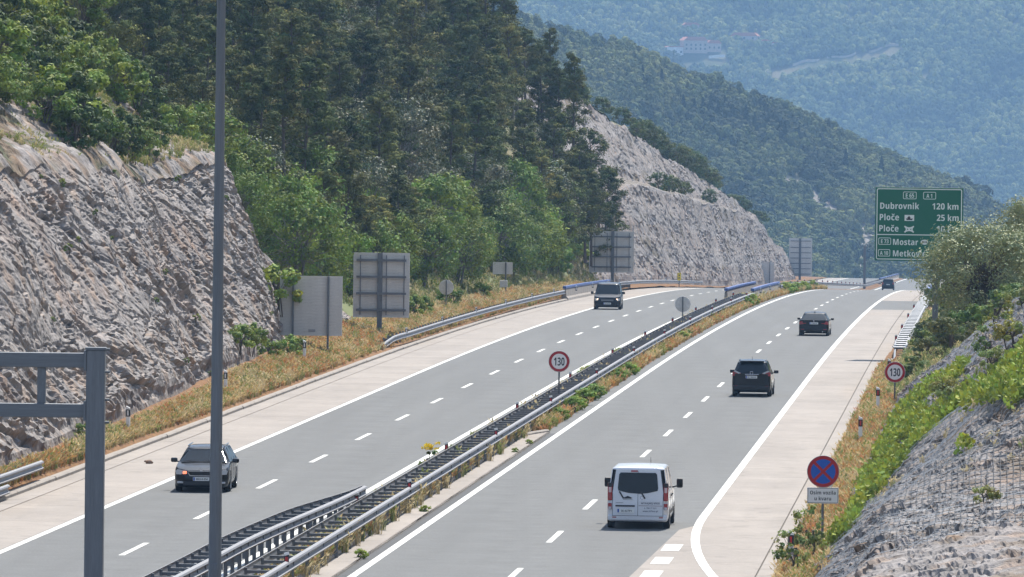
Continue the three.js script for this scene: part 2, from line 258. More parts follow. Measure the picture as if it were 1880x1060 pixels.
function midHill(x, t) {                                      // t 0 foot .. 1 ridge .. 2 behind
  const [ry, rd] = ridgeAt(x), n = 5 * fbm(x * 0.022, t * 2.2, 4, 3), g = -4 * Math.exp(-(((x - 32 - t * 28) / 14) ** 2)) - 3 * Math.exp(-(((x - 98 - t * 16) / 12) ** 2));
  if (t <= 1) return V(x, lerp(-42, ry - CANOPY, t) + (n + g) * Math.sin(Math.PI * Math.min(1, t * 1.02)), -lerp(2200, rd, t));
  return V(x, ry - CANOPY - (t - 1) * 90, -rd - (t - 1) * 240);
}
// a bare band of rock across the hill's lower right
const onScar = (x, t) => { const c = t > .47 ? lerp(119, 97, (t - .47) / .15) : lerp(113, 119, (t - .24) / .23); return t > .22 && t < .64 && Math.abs(x - c + 1.2 * Math.sin(t * 40)) < (t > .47 ? 4.2 : 3) + 2 * n3(x * .3, t * 30, 2); };
{
  const pos = [], idx = [], col = [], uv = [], nx = 170, nt = 90;
  for (let j = 0; j <= nt; j++) for (let i = 0; i <= nx; i++) { const x = -90 + 390 * i / nx, t = 1.5 * j / nt, p = midHill(x, t); pos.push(p.x, p.y, p.z); uv.push(p.x, -p.z); const m = smooth(-.1, .25, fbm(p.x * .05, p.z * .03, 3, 3)); col.push(...(onScar(x, t) ? [0.22, 0.195, 0.175] : mixc([0.07, 0.075, 0.03], [0.20, 0.16, 0.09], m))); }
  for (let j = 0; j < nt; j++) for (let i = 0; i < nx; i++) { const a = j * (nx + 1) + i, w = nx + 1; idx.push(a, a + 1, a + w, a + 1, a + w + 1, a + w); }
  struct('hill', geoOf(pos, idx, uv, col), M.hill);
}
// far mountain: rises from 5000 m
const farY = (x, d) => -56 + (d - 5000) * 0.47 + 7 * fbm(x * 0.012, d * 0.01, 2, 3);
{
  const pos = [], idx = [], col = [], uv = [], nx = 120, nd = 110;
  for (let j = 0; j <= nd; j++) for (let i = 0; i <= nx; i++) { const x = -1200 + 3000 * i / nx, d = 4880 + 1500 * j / nd; pos.push(x, farY(x, d), -d); uv.push(x, d); col.push(...mixc([0.07, 0.08, 0.03], [0.17, 0.14, 0.075], smooth(-.1, .25, fbm(x * .02, d * .02, 3, 4)))); }
  for (let j = 0; j < nd; j++) for (let i = 0; i < nx; i++) { const a = j * (nx + 1) + i, w = nx + 1; idx.push(a, a + 1, a + w, a + 1, a + w + 1, a + w); }
  struct('mountain', geoOf(pos, idx, uv, col), M.hill);
}
// ---------- road ----------
const D0 = 100, D1 = 1400;
const L1 = -14.3, LD = -10.95, LI = -7.4, RL = -4.05, R1 = 3.85, RJ = 6.25, RO = 6.9, LK = -17.8, LJ = -17.05;
const wear = (o, d) => { const lane = Math.min(...[-12.6, -9.1, -2, 1.95].map((c) => Math.abs(Math.abs(o - c) - 0.75))); return 1 - 0.07 * smooth(0.5, 0.1, lane) * (.6 + fbm(o * .4, d * .015, 6, 2)) + 0.16 * fbm(o * 0.5, d * 0.03, 1, 4) + 0.08 * fbm(o * 2, d * 0.15, 4, 2); };
const stain = (o, d) => { const n = 1 + 0.18 * fbm(o * 0.6, d * 0.05, 8, 4) + .1 * fbm(o * 2.5, d * .3, 5, 3), r = smooth(.1, .35, fbm(o * .3, d * .02, 12, 3)); return [n, n * (1 - .03 * r), n * (1 - .07 * r)]; };
const bedding = struct('road_bed', sheet(-23, 9.5, D0, D1, -0.14, 6), M.soil);
const roadL = struct('road', sheet(L1 - .15, -6.35, D0, D1, 0, 3, 22, wear), M.asphalt);
const kerbEdge = (d) => d < 272 ? -4.45 : -4.7;
const roadR = struct('road', sheet(-4.62, R1, D0, D1, 0, 3, 22, wear), M.asphalt);
const BR = [526, 592];                                         // the bridge
const shL = struct('hard_shoulder', sheet(LJ + .02, L1 - .15, D0, D1, 0.002, 4, 6, stain), M.concrete);
part(shL, 'drain_channel', sheet(LK, LJ - .02, D0, D1, 0.0, 4, 2, (o, d) => stain(o + 9, d)), M.concrete);
part(shL, 'joint', sheet(LJ - .05, LJ + .05, D0, D1, -0.03, 8), M.gap);
// on the right the merging lane ends: the concrete narrows to the shoulder
const innerR = (d) => d < 206 ? R1 - 0.5 + 0.32 * (d - 206) / 22 : R1;
const shR = struct('hard_shoulder', sheet(innerR, RJ - .02, D0, BR[0] - 28, 0.006, 3, 6, stain), M.concrete);
part(shR, 'shoulder_slab', sheet(R1, RJ - .02, BR[0] + 22, D1, 0.002, 4, 3, stain), M.concrete);
part(shR, 'asphalt_strip', sheet(R1, RO, BR[0] - 28, BR[0] + 22, 0.001, 4, 3, wear), M.asphalt);
for (const d0 of [[D0, BR[0] - 28], [BR[0] + 22, D1]]) part(shR, 'drain_channel', sheet(RJ + .02, RO + .1, d0[0], d0[1], 0.0, 4, 2, (o, d) => stain(o + 5, d)), M.concrete);
part(shR, 'joint', sheet(RJ - .05, RJ + .05, D0, BR[0] - 28, -0.03, 8), M.gap);
// transverse joints in the slabs
for (let d = 150; d < 500; d += rr(17, 21)) { part(shL, 'joint', sheet(LJ, L1 - .2, d, d + .035, 0.006, 1), M.gap); part(shR, 'joint', sheet(R1 + .15, RJ, d + 5, d + 5.03, 0.010, 1), M.gap); }
// markings
const line = (parent, name, o, w, d0, d1, h = 0.006, step = 6) => part(parent, name, sheet(typeof o === 'function' ? (d) => o(d) - w / 2 : o - w / 2, typeof o === 'function' ? (d) => o(d) + w / 2 : o + w / 2, d0, d1, h, step), M.paint);
line(roadL, 'edge_line', L1, 0.22, D0, D1); line(roadL, 'edge_line', LI, 0.22, D0, D1);
line(roadR, 'edge_line', RL, 0.22, D0, D1);
const R1curve = (d) => d > 212 ? R1 - .1 : R1 - .1 + 0.0017 * (212 - d) ** 2;
line(roadR, 'edge_line', R1curve, 0.25, 176, D1, 0.012, 2);
for (let d = 130.3; d < 900; d += 17.55) line(roadR, 'lane_dash', 0, 0.17, d - 2.9, d + 2.9);
for (let d = 120.2; d < 900; d += 18.0) line(roadL, 'lane_dash', LD, 0.17, d - 2.9, d + 2.9);
for (let d = 165.8; d < 200; d += 6.0) line(roadR, 'merge_block', R1 - .32, 0.5, d - 1.55, d + 1.55, 0.012, 1);
// left kerb: stones of their own
{
  const kg = struct('kerb', sheet(LK - .24, LK - .20, D0, D0 + 1, -.1), M.kerb);
  for (let d = D0; d < 560; d += 4.6) {
    const j = rr(-.02, .02), prof = [[-.22, -.1], [0, -.1], [0.02, .09], [-.03, .135], [-.22, .14]];
    part(kg, 'kerb_stone', sweep(prof, [P(LK + j, d + .03), P(LK + j, d + 4.57)]), M.kerb);
  }
}
// kerbed concrete strip beside the median, ends at 270 m
{
  const pad = struct('drain_strip', sheet(-5.28, -4.42, 120, 269, 0.05, 4, 3, stain), M.concrete);
  part(pad, 'asphalt_rim', sheet(-4.46, -4.12, 120, 269, 0.004, 4, 1, () => [0.55, 0.55, 0.57]), M.asphalt);
  for (let d = 120; d < 264; d += 4.5) part(pad, 'kerb_stone', sweep([[-.16, -.1], [.02, -.1], [.05, .10], [0, .16], [-.16, .16]], [P(-5.2, d + .02), P(-5.2, d + 4.48)]), M.kerb);
  part(pad, 'kerb_stone', sweep([[-.16, -.1], [.02, -.1], [.02, .10], [-.03, .14], [-.16, .14]], [P(-5.2, 264.5), P(-4.9, 267), P(-4.45, 269.4)]), M.kerb);
  part(pad, 'edge', sweep([[-.08, -.1], [0, -.1], [0, .05], [-.08, .05]], [P(-4.42, 120), P(-4.42, 269)]), M.kerb);
}
struct('median', sheet(-6.36, -4.6, D0, D1, (o, d) => 0.015 + (d > 270 || o < -5.2 ? 0.06 : -0.12) * smooth(0, .35, Math.min(o + 6.36, -4.6 - o)), 2, 8), M.soil);

// ---------- steel barriers ----------
const WB = [[0, 0], [.035, .03], [.05, .07], [.012, .105], [0, .155], [.012, .205], [.05, .24], [.035, .28], [0, .31], [-.012, .31], [.0, .255], [-.008, .155], [0, .055], [-.012, 0]];
const wbeam = (face) => WB.map(([a, b]) => [a * face * 1.6, b - .31]);
const railPath = (o, d0, d1, h, step = 8) => station(d0, d1, step).map((d) => P(typeof o === 'function' ? o(d) : o, d, typeof h === 'function' ? h(d) : h));
function reflectorPost(parent, pos, color, face = 1) {
  const m = part(parent, 'reflector_post', rbox(.12, .34, .06, .02, pos.x, pos.y + .17, pos.z), M.black);
  part(m, 'cap', box(.124, .07, .064, pos.x, pos.y + .34, pos.z, 0, .25), M.white);
  part(m, 'reflector', box(.07, .19, .01, pos.x, pos.y + .17, pos.z + .036 * face), color === 'red' ? M.reflector : M.white); return m;
}
// ladder barrier in the median: two beams joined by spacers on posts every 2 m
function ladder(name, label, oL, oR, d0, d1, opt = {}) {
  const fl = typeof oL === 'function' ? oL : () => oL, fr = typeof oR === 'function' ? oR : () => oR, top = opt.top ?? (() => .78);
  const t = thing(name, label, 'guardrail', V(0, 0, 0));
  part(t, 'rail', sweep(wbeam(-1), railPath(fl, d0, d1, top, opt.step ?? 4)), M.galv);
  part(t, 'rail', sweep(wbeam(1), railPath(fr, d0, d1, top, opt.step ?? 4)), M.galv);
  const post = box(.10, .8, .06, 0, -.42, 0), sp = box(1, .075, .09, 0, -.12, 0);
  const end = Math.min(d1, opt.partsTo ?? 560);
  for (let d = d0 + .6, k = 0; d < end; d += opt.pitch ?? 2) {
    const a = P(fl(d) + .02, d, top(d)), b = P(fr(d) - .02, d, top(d)), c = a.clone().lerp(b, .5), w = b.x - a.x;
    const s = part(t, 'spacer', sp, M.steel); s.position.copy(c); s.scale.x = w; s.rotation.y = HEAD;
    if (k++ % 2 === 0 || opt.allPosts) for (const e of [a, b]) { const q = part(t, 'post', post, M.steel); q.position.copy(e); }
  }
  return t;
}
const medR = ladder('median_guardrail', 'long galvanised ladder guardrail running along the grassy median', -5.9, -5.1, 120, 524);
for (const d of [175, 212.2, 249.6, 281, 314, 347, 380, 413, 446, 479, 510]) reflectorPost(medR, P(-5.1, d, .62), 'red');
for (const d of [198, 232, 268, 303, 338, 371, 404, 437, 470, 503]) reflectorPost(medR, P(-6.35, d + 6, .62).setX(P(-5.95, d + 6).x), 'red');
const flare = (d) => -5.98 - 0.62 * smooth(207, 176, d) - 0.006 * Math.max(0, 172 - d);
ladder('median_guardrail', 'short ladder guardrail splitting off the median rail by the lamp pole', (d) => flare(d) - .62 * smooth(208, 192, d) - .08, flare, 120, 207, { allPosts: true, pitch: 1.6, top: () => 1.06, step: 2 });
const med2 = ladder('median_guardrail', 'guardrail on the far median beyond the blue capped barriers', -5.9, -5.1, 594, 1200, { pitch: 4, partsTo: 760, step: 12 });
for (let d = 600; d < 1000; d += 24) reflectorPost(med2, P(-5.1, d, .62), 'red');
function oneRail(name, label, o, d0, d1, face, opt = {}) {
  const t = thing(name, label, 'guardrail', V(0, 0, 0)), top = opt.top ?? (() => .76), f = typeof o === 'function' ? o : () => o;
  part(t, 'rail', sweep(wbeam(face), railPath(f, d0, d1, top, opt.step ?? 3)), opt.mat ?? M.galv);
  if (opt.second) part(t, 'rail', sweep(wbeam(face), railPath((d) => f(d) - face * .0, d0 + opt.second, d1, (d) => top(d) - .36, opt.step ?? 3)), M.galv);
  const post = box(.1, 1.0, .07, 0, -.5, 0), sp = box(.4, .14, .05, 0, -.12, 0);
  for (let d = d0 + 1; d < Math.min(d1, 640); d += opt.pitch ?? 2) { const p = P(f(d), d, top(d) - .02), q = part(t, 'post', post, M.steel); q.position.copy(p).setX(p.x - face * .42); const s = part(t, 'spacer', sp, M.steel); s.position.copy(p).setX(p.x - face * .22); }
  return t;
}
const rise = (d0, n = 8) => (d) => lerp(.08, .78, smooth(d0, d0 + n, d));
const lg = oneRail('guardrail', 'guardrail along the verge of the oncoming lanes beside the bushes', (d) => -18.0 - .5 * smooth(378, 358, d), 358, 526, 1, { top: rise(358, 14) });
for (const d of [376, 402, 430, 458, 486, 512]) reflectorPost(lg, P(-18.0, d, .66), 'white');
const lg2 = oneRail('guardrail', 'guardrail beyond the bridge in front of the second rock cutting', -18.0, 594, 790, 1, { step: 10 });
for (let d = 610; d < 790; d += 30) reflectorPost(lg2, P(-18.0, d, .66), 'white');
const lg3 = oneRail('guardrail', 'stub end of a double guardrail at the foot of the near rock cutting', (d) => -17.95, 120, 226.5, 1, {});
part(lg3, 'rail', sweep(wbeam(1), railPath((d) => -17.75, 120, 217, () => .46, 6)), M.galv);
const rg = oneRail('guardrail', 'guardrail with red reflectors along the right hard shoulder', (d) => 7.35 + .15 * smooth(372, 356, d), 354, 526, -1, { top: rise(354, 6), pitch: 8, mat: M.newGalv });
for (const d of [338, 352, 375, 400, 430, 462]) if (d > 360) reflectorPost(rg, P(7.3, d, .62), 'red');
part(rg, 'rail', sweep(wbeam(1), railPath((d) => 7.95, 354, 526, rise(354, 6), 3)), M.newGalv);
for (let d = 356; d < 524; d += 4) part(rg, 'top_spacer', box(.6, .05, 1.6).translate(P(7.65, d, rise(354, 6)(d) - .03).x, P(7.65, d, rise(354, 6)(d) - .03).y, -d), M.newGalv);
// bridge parapets: concrete with a blue band of rail on top
function parapet(label, o, d0, d1, face) {
  const t = thing('bridge_parapet', label, 'barrier', V(0, 0, 0), 0, 'blue capped concrete barriers on the bridge');
  for (let d = d0; d < d1 - 1; d += (d1 - d0) / 11) part(t, 'concrete_block', sweep([[-.3, -.1], [.3, -.1], [.26, .18], [.13, .3], [.1, .82], [-.1, .82], [-.13, .3], [-.26, .18]], [P(o, d + .06), P(o, d + (d1 - d0) / 11 - .06)]), M.kerb);
  part(t, 'blue_rail', sweep([[-.11, .86], [.11, .86], [.13, .96], [.11, 1.07], [-.11, 1.07], [-.13, .96]], railPath(o, d0 - .3, d1 + .3, 0, 6)), M.blue);
  for (let d = d0 + 12; d < d1; d += 24) reflectorPost(t, P(o + .2 * face, d, .6), 'white');
}
parapet('concrete barrier with blue rail on the median, on the side of the oncoming lanes', -7.0, BR[0], BR[1], -1);
parapet('concrete barrier with blue rail on the median, on the side of the departing lanes', -5.2, BR[0], BR[1], 1);
parapet('concrete barrier with blue rail on the outer edge by the oncoming dark van', -18.0, BR[0], BR[1], 1);
parapet('concrete barrier with blue rail on the outer edge past the right guardrail', 7.5, BR[0], BR[1], -1);
parapet('concrete barrier with blue rail on the far viaduct beyond the crest', -5.5, 1160, 1390, 1);
// ---------- poles, gantry, signs, delineators ----------
const disc = (r, t = .012, n = 40) => new THREE.CylinderGeometry(r, r, t, n).rotateX(Math.PI / 2);
const face = (w, h, map, rough = .55) => std(C(1, 1, 1), rough, 0, { map });
{ // lamp pole in the median: tapering mast with base plate, runs out of the picture at the top
  const t = thing('lamp_pole', 'tall tapering grey steel lamp pole standing in the median', 'pole', Q(-5.55, 163, .05), HEAD);
  part(t, 'mast', merge([cyl(.155, .085, 18, 0, 0, 0, 20)]), M.pole);
  part(t, 'base_plate', merge([box(.6, .04, .6, 0, .02, 0), ...[[-.22, -.22], [.22, -.22], [-.22, .22], [.22, .22]].map(([x, z]) => cyl(.025, .025, .1, x, .03, z, 6))]), M.steel);
  part(t, 'hatch', rbox(.14, .6, .04, .015, 0, 1.1, .15), M.pole);
  const arm = part(t, 'arm', merge([bar(V(0, 17.9, 0), V(-2.2, 18.5, 0), .06, .045, 8), bar(V(0, 17.9, 0), V(2.2, 18.5, 0), .06, .045, 8)]), M.pole);
  for (const s of [-1, 1]) part(arm, 'lamp_head', rbox(.9, .14, .32, .06, s * 2.6, 18.55, 0), M.grey);
}
{ // sign gantry over the oncoming lanes, one leg in the median
  const d = 150, top = 6.75, t = thing('sign_gantry', 'dark steel box beam gantry reaching over the oncoming lanes', 'gantry', V(0, 0, 0)), a = P(-8.75, d, 0), mm = M.pole;
  a.x = -8.80; const ax = a.x, az = a.z;
  const post = part(t, 'post', rbox(.40, top, .40, .025, ax, top / 2, az), mm);
  part(post, 'cap', box(.44, .05, .44, ax, top + .025, az), mm);
  for (const [y, h] of [[6.52, .31], [5.45, .29]]) {
    const b = part(t, 'beam', rbox(9, h, .3, .02, ax - .2 - 4.5 - .02, y, az), mm);
    part(b, 'flange', merge([box(.05, h + .12, .42, ax - .225, y, az)]), mm);
    for (const s of [-1, 1]) part(post, 'bolt', merge([cyl(.03, .03, .1, 0, -.05, 0, 6).rotateZ(Math.PI / 2).translate(ax + .24, y + s * .24, az + .08), cyl(.03, .03, .1, 0, -.05, 0, 6).rotateZ(Math.PI / 2).translate(ax + .24, y + s * .24, az - .08)]), mm);
  }
  for (const x of [-1.15, -3.4, -5.6, -7.8]) part(t, 'strut', rbox(.18, .79, .16, .01, ax + x, 5.98, az), mm);
  part(t, 'post', rbox(.40, top, .40, .025, ax - 9.6, top / 2, az), mm);
  const g = thing('gantry_leg', 'slim steel gantry leg in the far median behind the small dark car', 'post', P(-5.5, 1018, 0));
  part(g, 'leg', merge([rbox(.36, 6.2, .36, .03, 0, 3.1, 0), box(.7, .05, .7, 0, .02, 0)]), mm); part(g, 'cap', box(.42, .08, .42, 0, 6.2, 0), mm);
}
// delineator posts
function delineator(label, pos, kind, group) {
  const t = thing('delineator_post', label, 'road marker', pos, HEAD, group);
  part(t, 'post', new THREE.ExtrudeGeometry(new THREE.Shape([[-.06, 0], [.06, 0], [.06, 1.0], [-.06, 1.06]].map((q) => new THREE.Vector2(...q))), { depth: .09, bevelEnabled: true, bevelSize: .012, bevelThickness: .012, bevelSegments: 1 }).translate(0, 0, -.045), M.white);
  part(t, 'black_band', box(.155, .26, .125, 0, .82, 0), M.black);
  part(t, 'reflector', merge([box(.055, .18, .14, 0, .82, 0)]), kind === 'red' ? M.reflector : M.white);
}
for (const [o, d] of [[-19.94, 332.5], [-19.3, 292.3], [-18.75, 254.8]]) delineator('white delineator post with black band in the dry grass below the rock face', Q(o, d, heightAt(secL, o, d) - .05), 'white', 'delineators below the rock face');
for (const [o, d] of [[7.09, 186], [7.27, 223.9], [7.54, 260.4], [7.7, 290.4], [7.62, 328]]) delineator('white delineator post with red reflector along the right hard shoulder', Q(o, d, heightAt(secR, o, d) - .05), 'red', 'delineators along the right shoulder');

// round signs: face towards the camera unless seen from behind
function roundSign(label, pos, r, cy, map, turn = HEAD * .5) {
  const t = thing('traffic_sign', label, 'sign', pos, turn);
  part(t, 'post', cyl(.035, .035, cy + r * .6, 0, 0, -.05, 10), M.steel);
  const back = part(t, 'plate', disc(r, .02), M.panelBack); back.position.y = cy;
  if (map) { const f = part(t, 'sign_face', new THREE.CircleGeometry(r * .995, 48).translate(0, cy, .014), face(1, 1, map, .5)); part(t, 'rim', new THREE.TorusGeometry(r, .012, 6, 48).translate(0, cy, 0), M.grey); f.name = 'sign_face'; }
  else { for (const e of [.45, -.45]) part(t, 'rib', box(1.5 * r, .05, .03, 0, cy + r * e, .025), M.panelBack); part(t, 'post_front', box(.07, cy + r, .06, 0, (cy + r) / 2, .06), M.steel); part(t, 'rim', new THREE.TorusGeometry(r, .014, 6, 48).translate(0, cy, 0), M.panelBack); }
  return t;
}
const map130 = canvasTex(512, 512, (g, w) => {
  g.fillStyle = '#e6e2de'; g.fillRect(0, 0, w, w); g.strokeStyle = '#a5141d'; g.lineWidth = 62; g.beginPath(); g.arc(256, 256, 221, 0, 7); g.stroke();
  g.fillStyle = '#101114'; g.save(); g.translate(256, 262); g.scale(.74, 1.22); g.font = 'bold 225px sans-serif'; g.textAlign = 'center'; g.textBaseline = 'middle'; g.fillText('130', 0, 0); g.restore();
});
const mapNoStop = canvasTex(512, 512, (g, w) => {
  g.fillStyle = '#a2141c'; g.fillRect(0, 0, w, w); g.fillStyle = '#1450a8'; g.beginPath(); g.arc(256, 256, 202, 0, 7); g.fill();
  g.strokeStyle = '#a2141c'; g.lineWidth = 46; g.beginPath(); g.moveTo(105, 105); g.lineTo(407, 407); g.moveTo(407, 105); g.lineTo(105, 407); g.stroke();
});
roundSign('round speed limit 130 sign rising from the median guardrail', Q(-5.5, 292, .02), .43, 1.98, map130);
roundSign('round speed limit 130 sign in the verge below the right rock slope', Q(8.3, 297, heightAt(secR, 8.3, 297) - .1), .43, 1.33, map130);
roundSign('round grey sign seen from behind in the median guardrail', Q(-5.5, 409, .02), .44, 1.75, null);
roundSign('round grey sign seen from behind in front of the bushes', Q(-21.6, 440.5, heightAt(secL, -21.6, 440.5) - .1), .45, 1.45, null);
{
  const t = roundSign('round blue no stopping sign with red cross and text plate', Q(7.73, 193.9, .1), .43, 2.16, mapNoStop);
  part(t, 'text_plate', rbox(.86, .44, .022, .01, 0, 1.5, 0), M.panelBack);
  part(t, 'plate_print', new THREE.PlaneGeometry(.845, .425).translate(0, 1.5, .0145), face(1, 1, canvasTex(512, 258, (g, w, h) => {
    g.fillStyle = '#d8d5d2'; g.fillRect(0, 0, w, h); g.strokeStyle = '#2a2a2e'; g.lineWidth = 7; g.strokeRect(8, 8, w - 16, h - 16);
    g.fillStyle = '#17181b'; g.font = 'bold 84px sans-serif'; g.textAlign = 'center'; g.textBaseline = 'middle'; g.save(); g.translate(256, 82); g.scale(.94, 1); g.fillText('Osim vozila', 0, 0); g.restore(); g.save(); g.translate(256, 180); g.scale(.94, 1); g.fillText('u kvaru', 0, 0); g.restore();
  }), .5));
  part(t, 'foot', merge([bar(V(0, .03, 0), V(-.55, .0, .1), .03, .03, 6)]), M.steel);
}
// sign boards seen from behind: ribbed aluminium panel, posts and cross beams on the camera side
function backBoard(name, label, pos, w, h, y0, posts, opt = {}) {
  const t = thing(name, label, 'sign board', pos, opt.turn ?? HEAD * .6), n = Math.max(6, Math.round(h / (opt.plank ?? .155))), ph = h / n;
  for (let k = 0; k < n; k++) part(t, 'plank', box(w, ph - .04, .045, 0, y0 + ph * (k + .5), 0), M.panelBack);
  part(t, 'back_sheet', box(w - .02, h - .02, .012, 0, y0 + h / 2, -.012), opt.single ? M.grey : M.panelBack);
  part(t, 'frame', merge([box(.05, h + .05, .07, -w / 2, y0 + h / 2, 0), box(.05, h + .05, .07, w / 2, y0 + h / 2, 0), box(w, .05, .07, 0, y0 + h, 0), box(w, .04, .07, 0, y0, 0)]), M.panelBack);
  for (const x of posts) part(t, 'post', merge([box(opt.pw ?? .10, y0 + h + .02, .10, x, (y0 + h + .02) / 2, .10), ...(opt.pw > .2 ? [box(.55, .08, .55, x, .05, .1)] : [])]), M.steel);
  for (const f of opt.beams ?? []) part(t, 'cross_beam', box(w * .9, .12, .08, 0, y0 + h * f, .20), M.steel);
  for (const x of opt.ribs ?? []) part(t, 'rib', box(.045, h * .94, .05, x * w, y0 + h / 2, .04), M.steel);
  if (opt.label) part(t, 'maker_plate', box(.34, .14, .01, w * .0 + .05, y0 + .22, .022), M.grey);
  return t;
}
const yL = (o, d) => Q(o, d, heightAt(secL, o, d) - .06);
backBoard('sign_board', 'grey slatted sign board back on two slim posts below the near rock', yL(-20.85, 345), 3.0, 2.86, .72, [-.88, .84], { label: true });
backBoard('sign_board', 'grey slatted sign board back with cross beams on one thick post', yL(-20.7, 383), 3.0, 3.45, .95, [-.08], { pw: .27, beams: [.11, .37, .63, .89], ribs: [-.38, .09, .41, -.02] });
{
  const t = backBoard('sign_board', 'small grey board with a box below it beside the bushes', yL(-22.2, 500), 1.35, .8, 1.45, [.22], { plank: .4 });
  part(t, 'box', rbox(.55, .5, .18, .03, .08, .75, .12), M.panelBack);
}
backBoard('sign_board', 'large grey sign board back before the pines beside the second rock cutting', Q(-20.7, 625, 0).setX(8.75).setY(-2.5), 3.9, 3.6, 1.6, [.1], { pw: .28, beams: [.13, .38, .62, .87], ribs: [-.38, -.1, .12, .4] });
backBoard('sign_board', 'low grey board on two posts under the large sign board', V(8.0, -2.35, -600), .95, .72, .55, [-.42, .42], { plank: .36 });
backBoard('sign_board', 'small grey board on two dark posts against the second rock cutting', V(15.6, -5.2, -745), 1.45, .75, .85, [-.62, .62], { plank: .37 });
backBoard('sign_board', 'pale board on two posts at the end of the second rock cutting', V(38.4, -12.2, -1080), 3.1, 3.2, .9, [-.75, .9], { plank: 1.6 });
backBoard('sign_board', 'tall ribbed sign board back beyond the second rock cutting', V(50.9, -14.6, -1250), 4.0, 6.7, 1.0, [-.1], { pw: .4, beams: [.06, .2, .34, .48, .62, .76, .93], plank: .5 });
{
  const t = thing('kilometre_marker', 'yellow kilometre marker on a post below the second rock cutting', 'road marker', V(17.0, -4.4, -720), HEAD);
  part(t, 'post', box(.08, 1.3, .08, 0, .65, -.04), M.steel); part(t, 'plate', rbox(.36, .78, .03, .01, 0, 1.25, .02), M.yellow); part(t, 'digits', merge([box(.12, .14, .01, 0, 1.4, .04), box(.12, .14, .01, 0, 1.12, .04)]), M.black);
}
// green direction sign
const greenMap = canvasTex(1024, 856, (g, w, h) => {
  const G = '#00604a', Wt = '#d9dedb'; g.fillStyle = G; g.fillRect(0, 0, w, h); g.strokeStyle = Wt; g.lineWidth = 11;
  const rrect = (x, y, a, b, r) => { g.beginPath(); g.moveTo(x + r, y); g.arcTo(x + a, y, x + a, y + b, r); g.arcTo(x + a, y + b, x, y + b, r); g.arcTo(x, y + b, x, y, r); g.arcTo(x, y, x + a, y, r); g.closePath(); };
  rrect(20, 18, w - 40, h - 36, 18); g.stroke(); g.beginPath(); g.moveTo(20, 552); g.lineTo(w - 20, 552); g.stroke();
  const tx = (s, x, y, px, al = 'left', sx = .92) => { g.fillStyle = Wt; g.font = 'bold ' + px + 'px sans-serif'; g.textAlign = al; g.textBaseline = 'alphabetic'; g.save(); g.translate(x, y); g.scale(sx, 1); g.fillText(s, 0, 0); g.restore(); };
  const badge = (s, x, y, a, b, px) => { g.strokeStyle = Wt; g.lineWidth = 7; rrect(x, y, a, b, 12); g.stroke(); tx(s, x + a / 2, y + b - 14, px, 'center', .8); };
  badge('E 65', 325, 52, 150, 80, 68); badge('A 1', 560, 52, 142, 80, 64);
  tx('Dubrovnik', 48, 252, 100); tx('120 km', w - 48, 252, 100, 'right');
  tx('Ploče', 44, 385, 100); tx('25 km', w - 44, 385, 100, 'right'); tx('Ploče', 40, 516, 100); tx('10 km', w - 44, 516, 100, 'right');
  g.fillStyle = Wt; g.fillRect(342, 320, 112, 70); g.fillStyle = '#17181c'; g.beginPath(); g.moveTo(358, 362); g.lineTo(440, 362); g.lineTo(430, 380); g.lineTo(368, 380); g.closePath(); g.fill(); g.fillRect(376, 344, 34, 18); g.fillRect(388, 332, 12, 14);
  g.strokeStyle = Wt; g.lineWidth = 16; g.beginPath(); g.moveTo(342, 452); g.quadraticCurveTo(398, 492, 452, 452); g.moveTo(342, 522); g.quadraticCurveTo(398, 480, 452, 522); g.moveTo(344, 452); g.quadraticCurveTo(386, 488, 344, 524); g.moveTo(450, 452); g.quadraticCurveTo(410, 488, 450, 524); g.stroke(); g.lineWidth = 9; g.beginPath(); g.moveTo(350, 458); g.lineTo(446, 518); g.moveTo(446, 458); g.lineTo(350, 518); g.stroke();
  badge('E 73', 44, 592, 140, 76, 62); tx('Mostar', 204, 672, 96); g.fillStyle = Wt; g.beginPath(); g.ellipse(578, 636, 46, 29, 0, 0, 7); g.fill(); g.fillStyle = '#1b1c20'; g.font = 'bold 36px sans-serif'; g.textAlign = 'center'; g.fillText('BiH', 578, 649);
  tx('69 km', w - 48, 672, 96, 'right'); badge('A 10', 42, 728, 134, 76, 60); tx('Metković', 204, 806, 96);
});
{
  const d = 366, s = 13000 / d, W = 161.5 / s, Hh = 135 / s, t = thing('direction_sign', 'large green motorway direction sign with white place names and distances', 'sign', Q(8.53, d, 0), HEAD * .4), yc = 6.95;
  part(t, 'panel', rbox(W, Hh, .06, .02, 0, yc, 0), std(C(0.0, 0.085, 0.048), .5)); part(t, 'print', new THREE.PlaneGeometry(W - .01, Hh - .01).translate(0, yc, .034), face(1, 1, greenMap, .45));
  part(t, 'post', merge([rbox(.3, yc + Hh / 2, .3, .02, .9, (yc + Hh / 2) / 2, -.3), box(.8, .06, .8, .9, .03, -.3)]), M.steel);
  for (const y of [-.35, -.1, .15, .38]) part(t, 'cross_beam', box(W * .9, .12, .1, 0, yc + y * Hh, -.1), M.steel);
}
{ // small stone on the left shoulder
  const g = new THREE.DodecahedronGeometry(.11, 1); const p = g.attributes.position; for (let i = 0; i < p.count; i++) { const k = 1 + .5 * n3(p.getX(i) * 9, p.getY(i) * 9, p.getZ(i) * 9); p.setXYZ(i, p.getX(i) * k * 1.4, p.getY(i) * k * .7, p.getZ(i) * k); } g.computeVertexNormals();
  const m = new THREE.Mesh(g, std(C(.2, .13, .09), .9)); m.name = 'stone'; m.position.copy(P(-16.2, 241, .06)); scene.add(tag(m, 'small brown stone lying on the left hard shoulder', 'stone'));
}
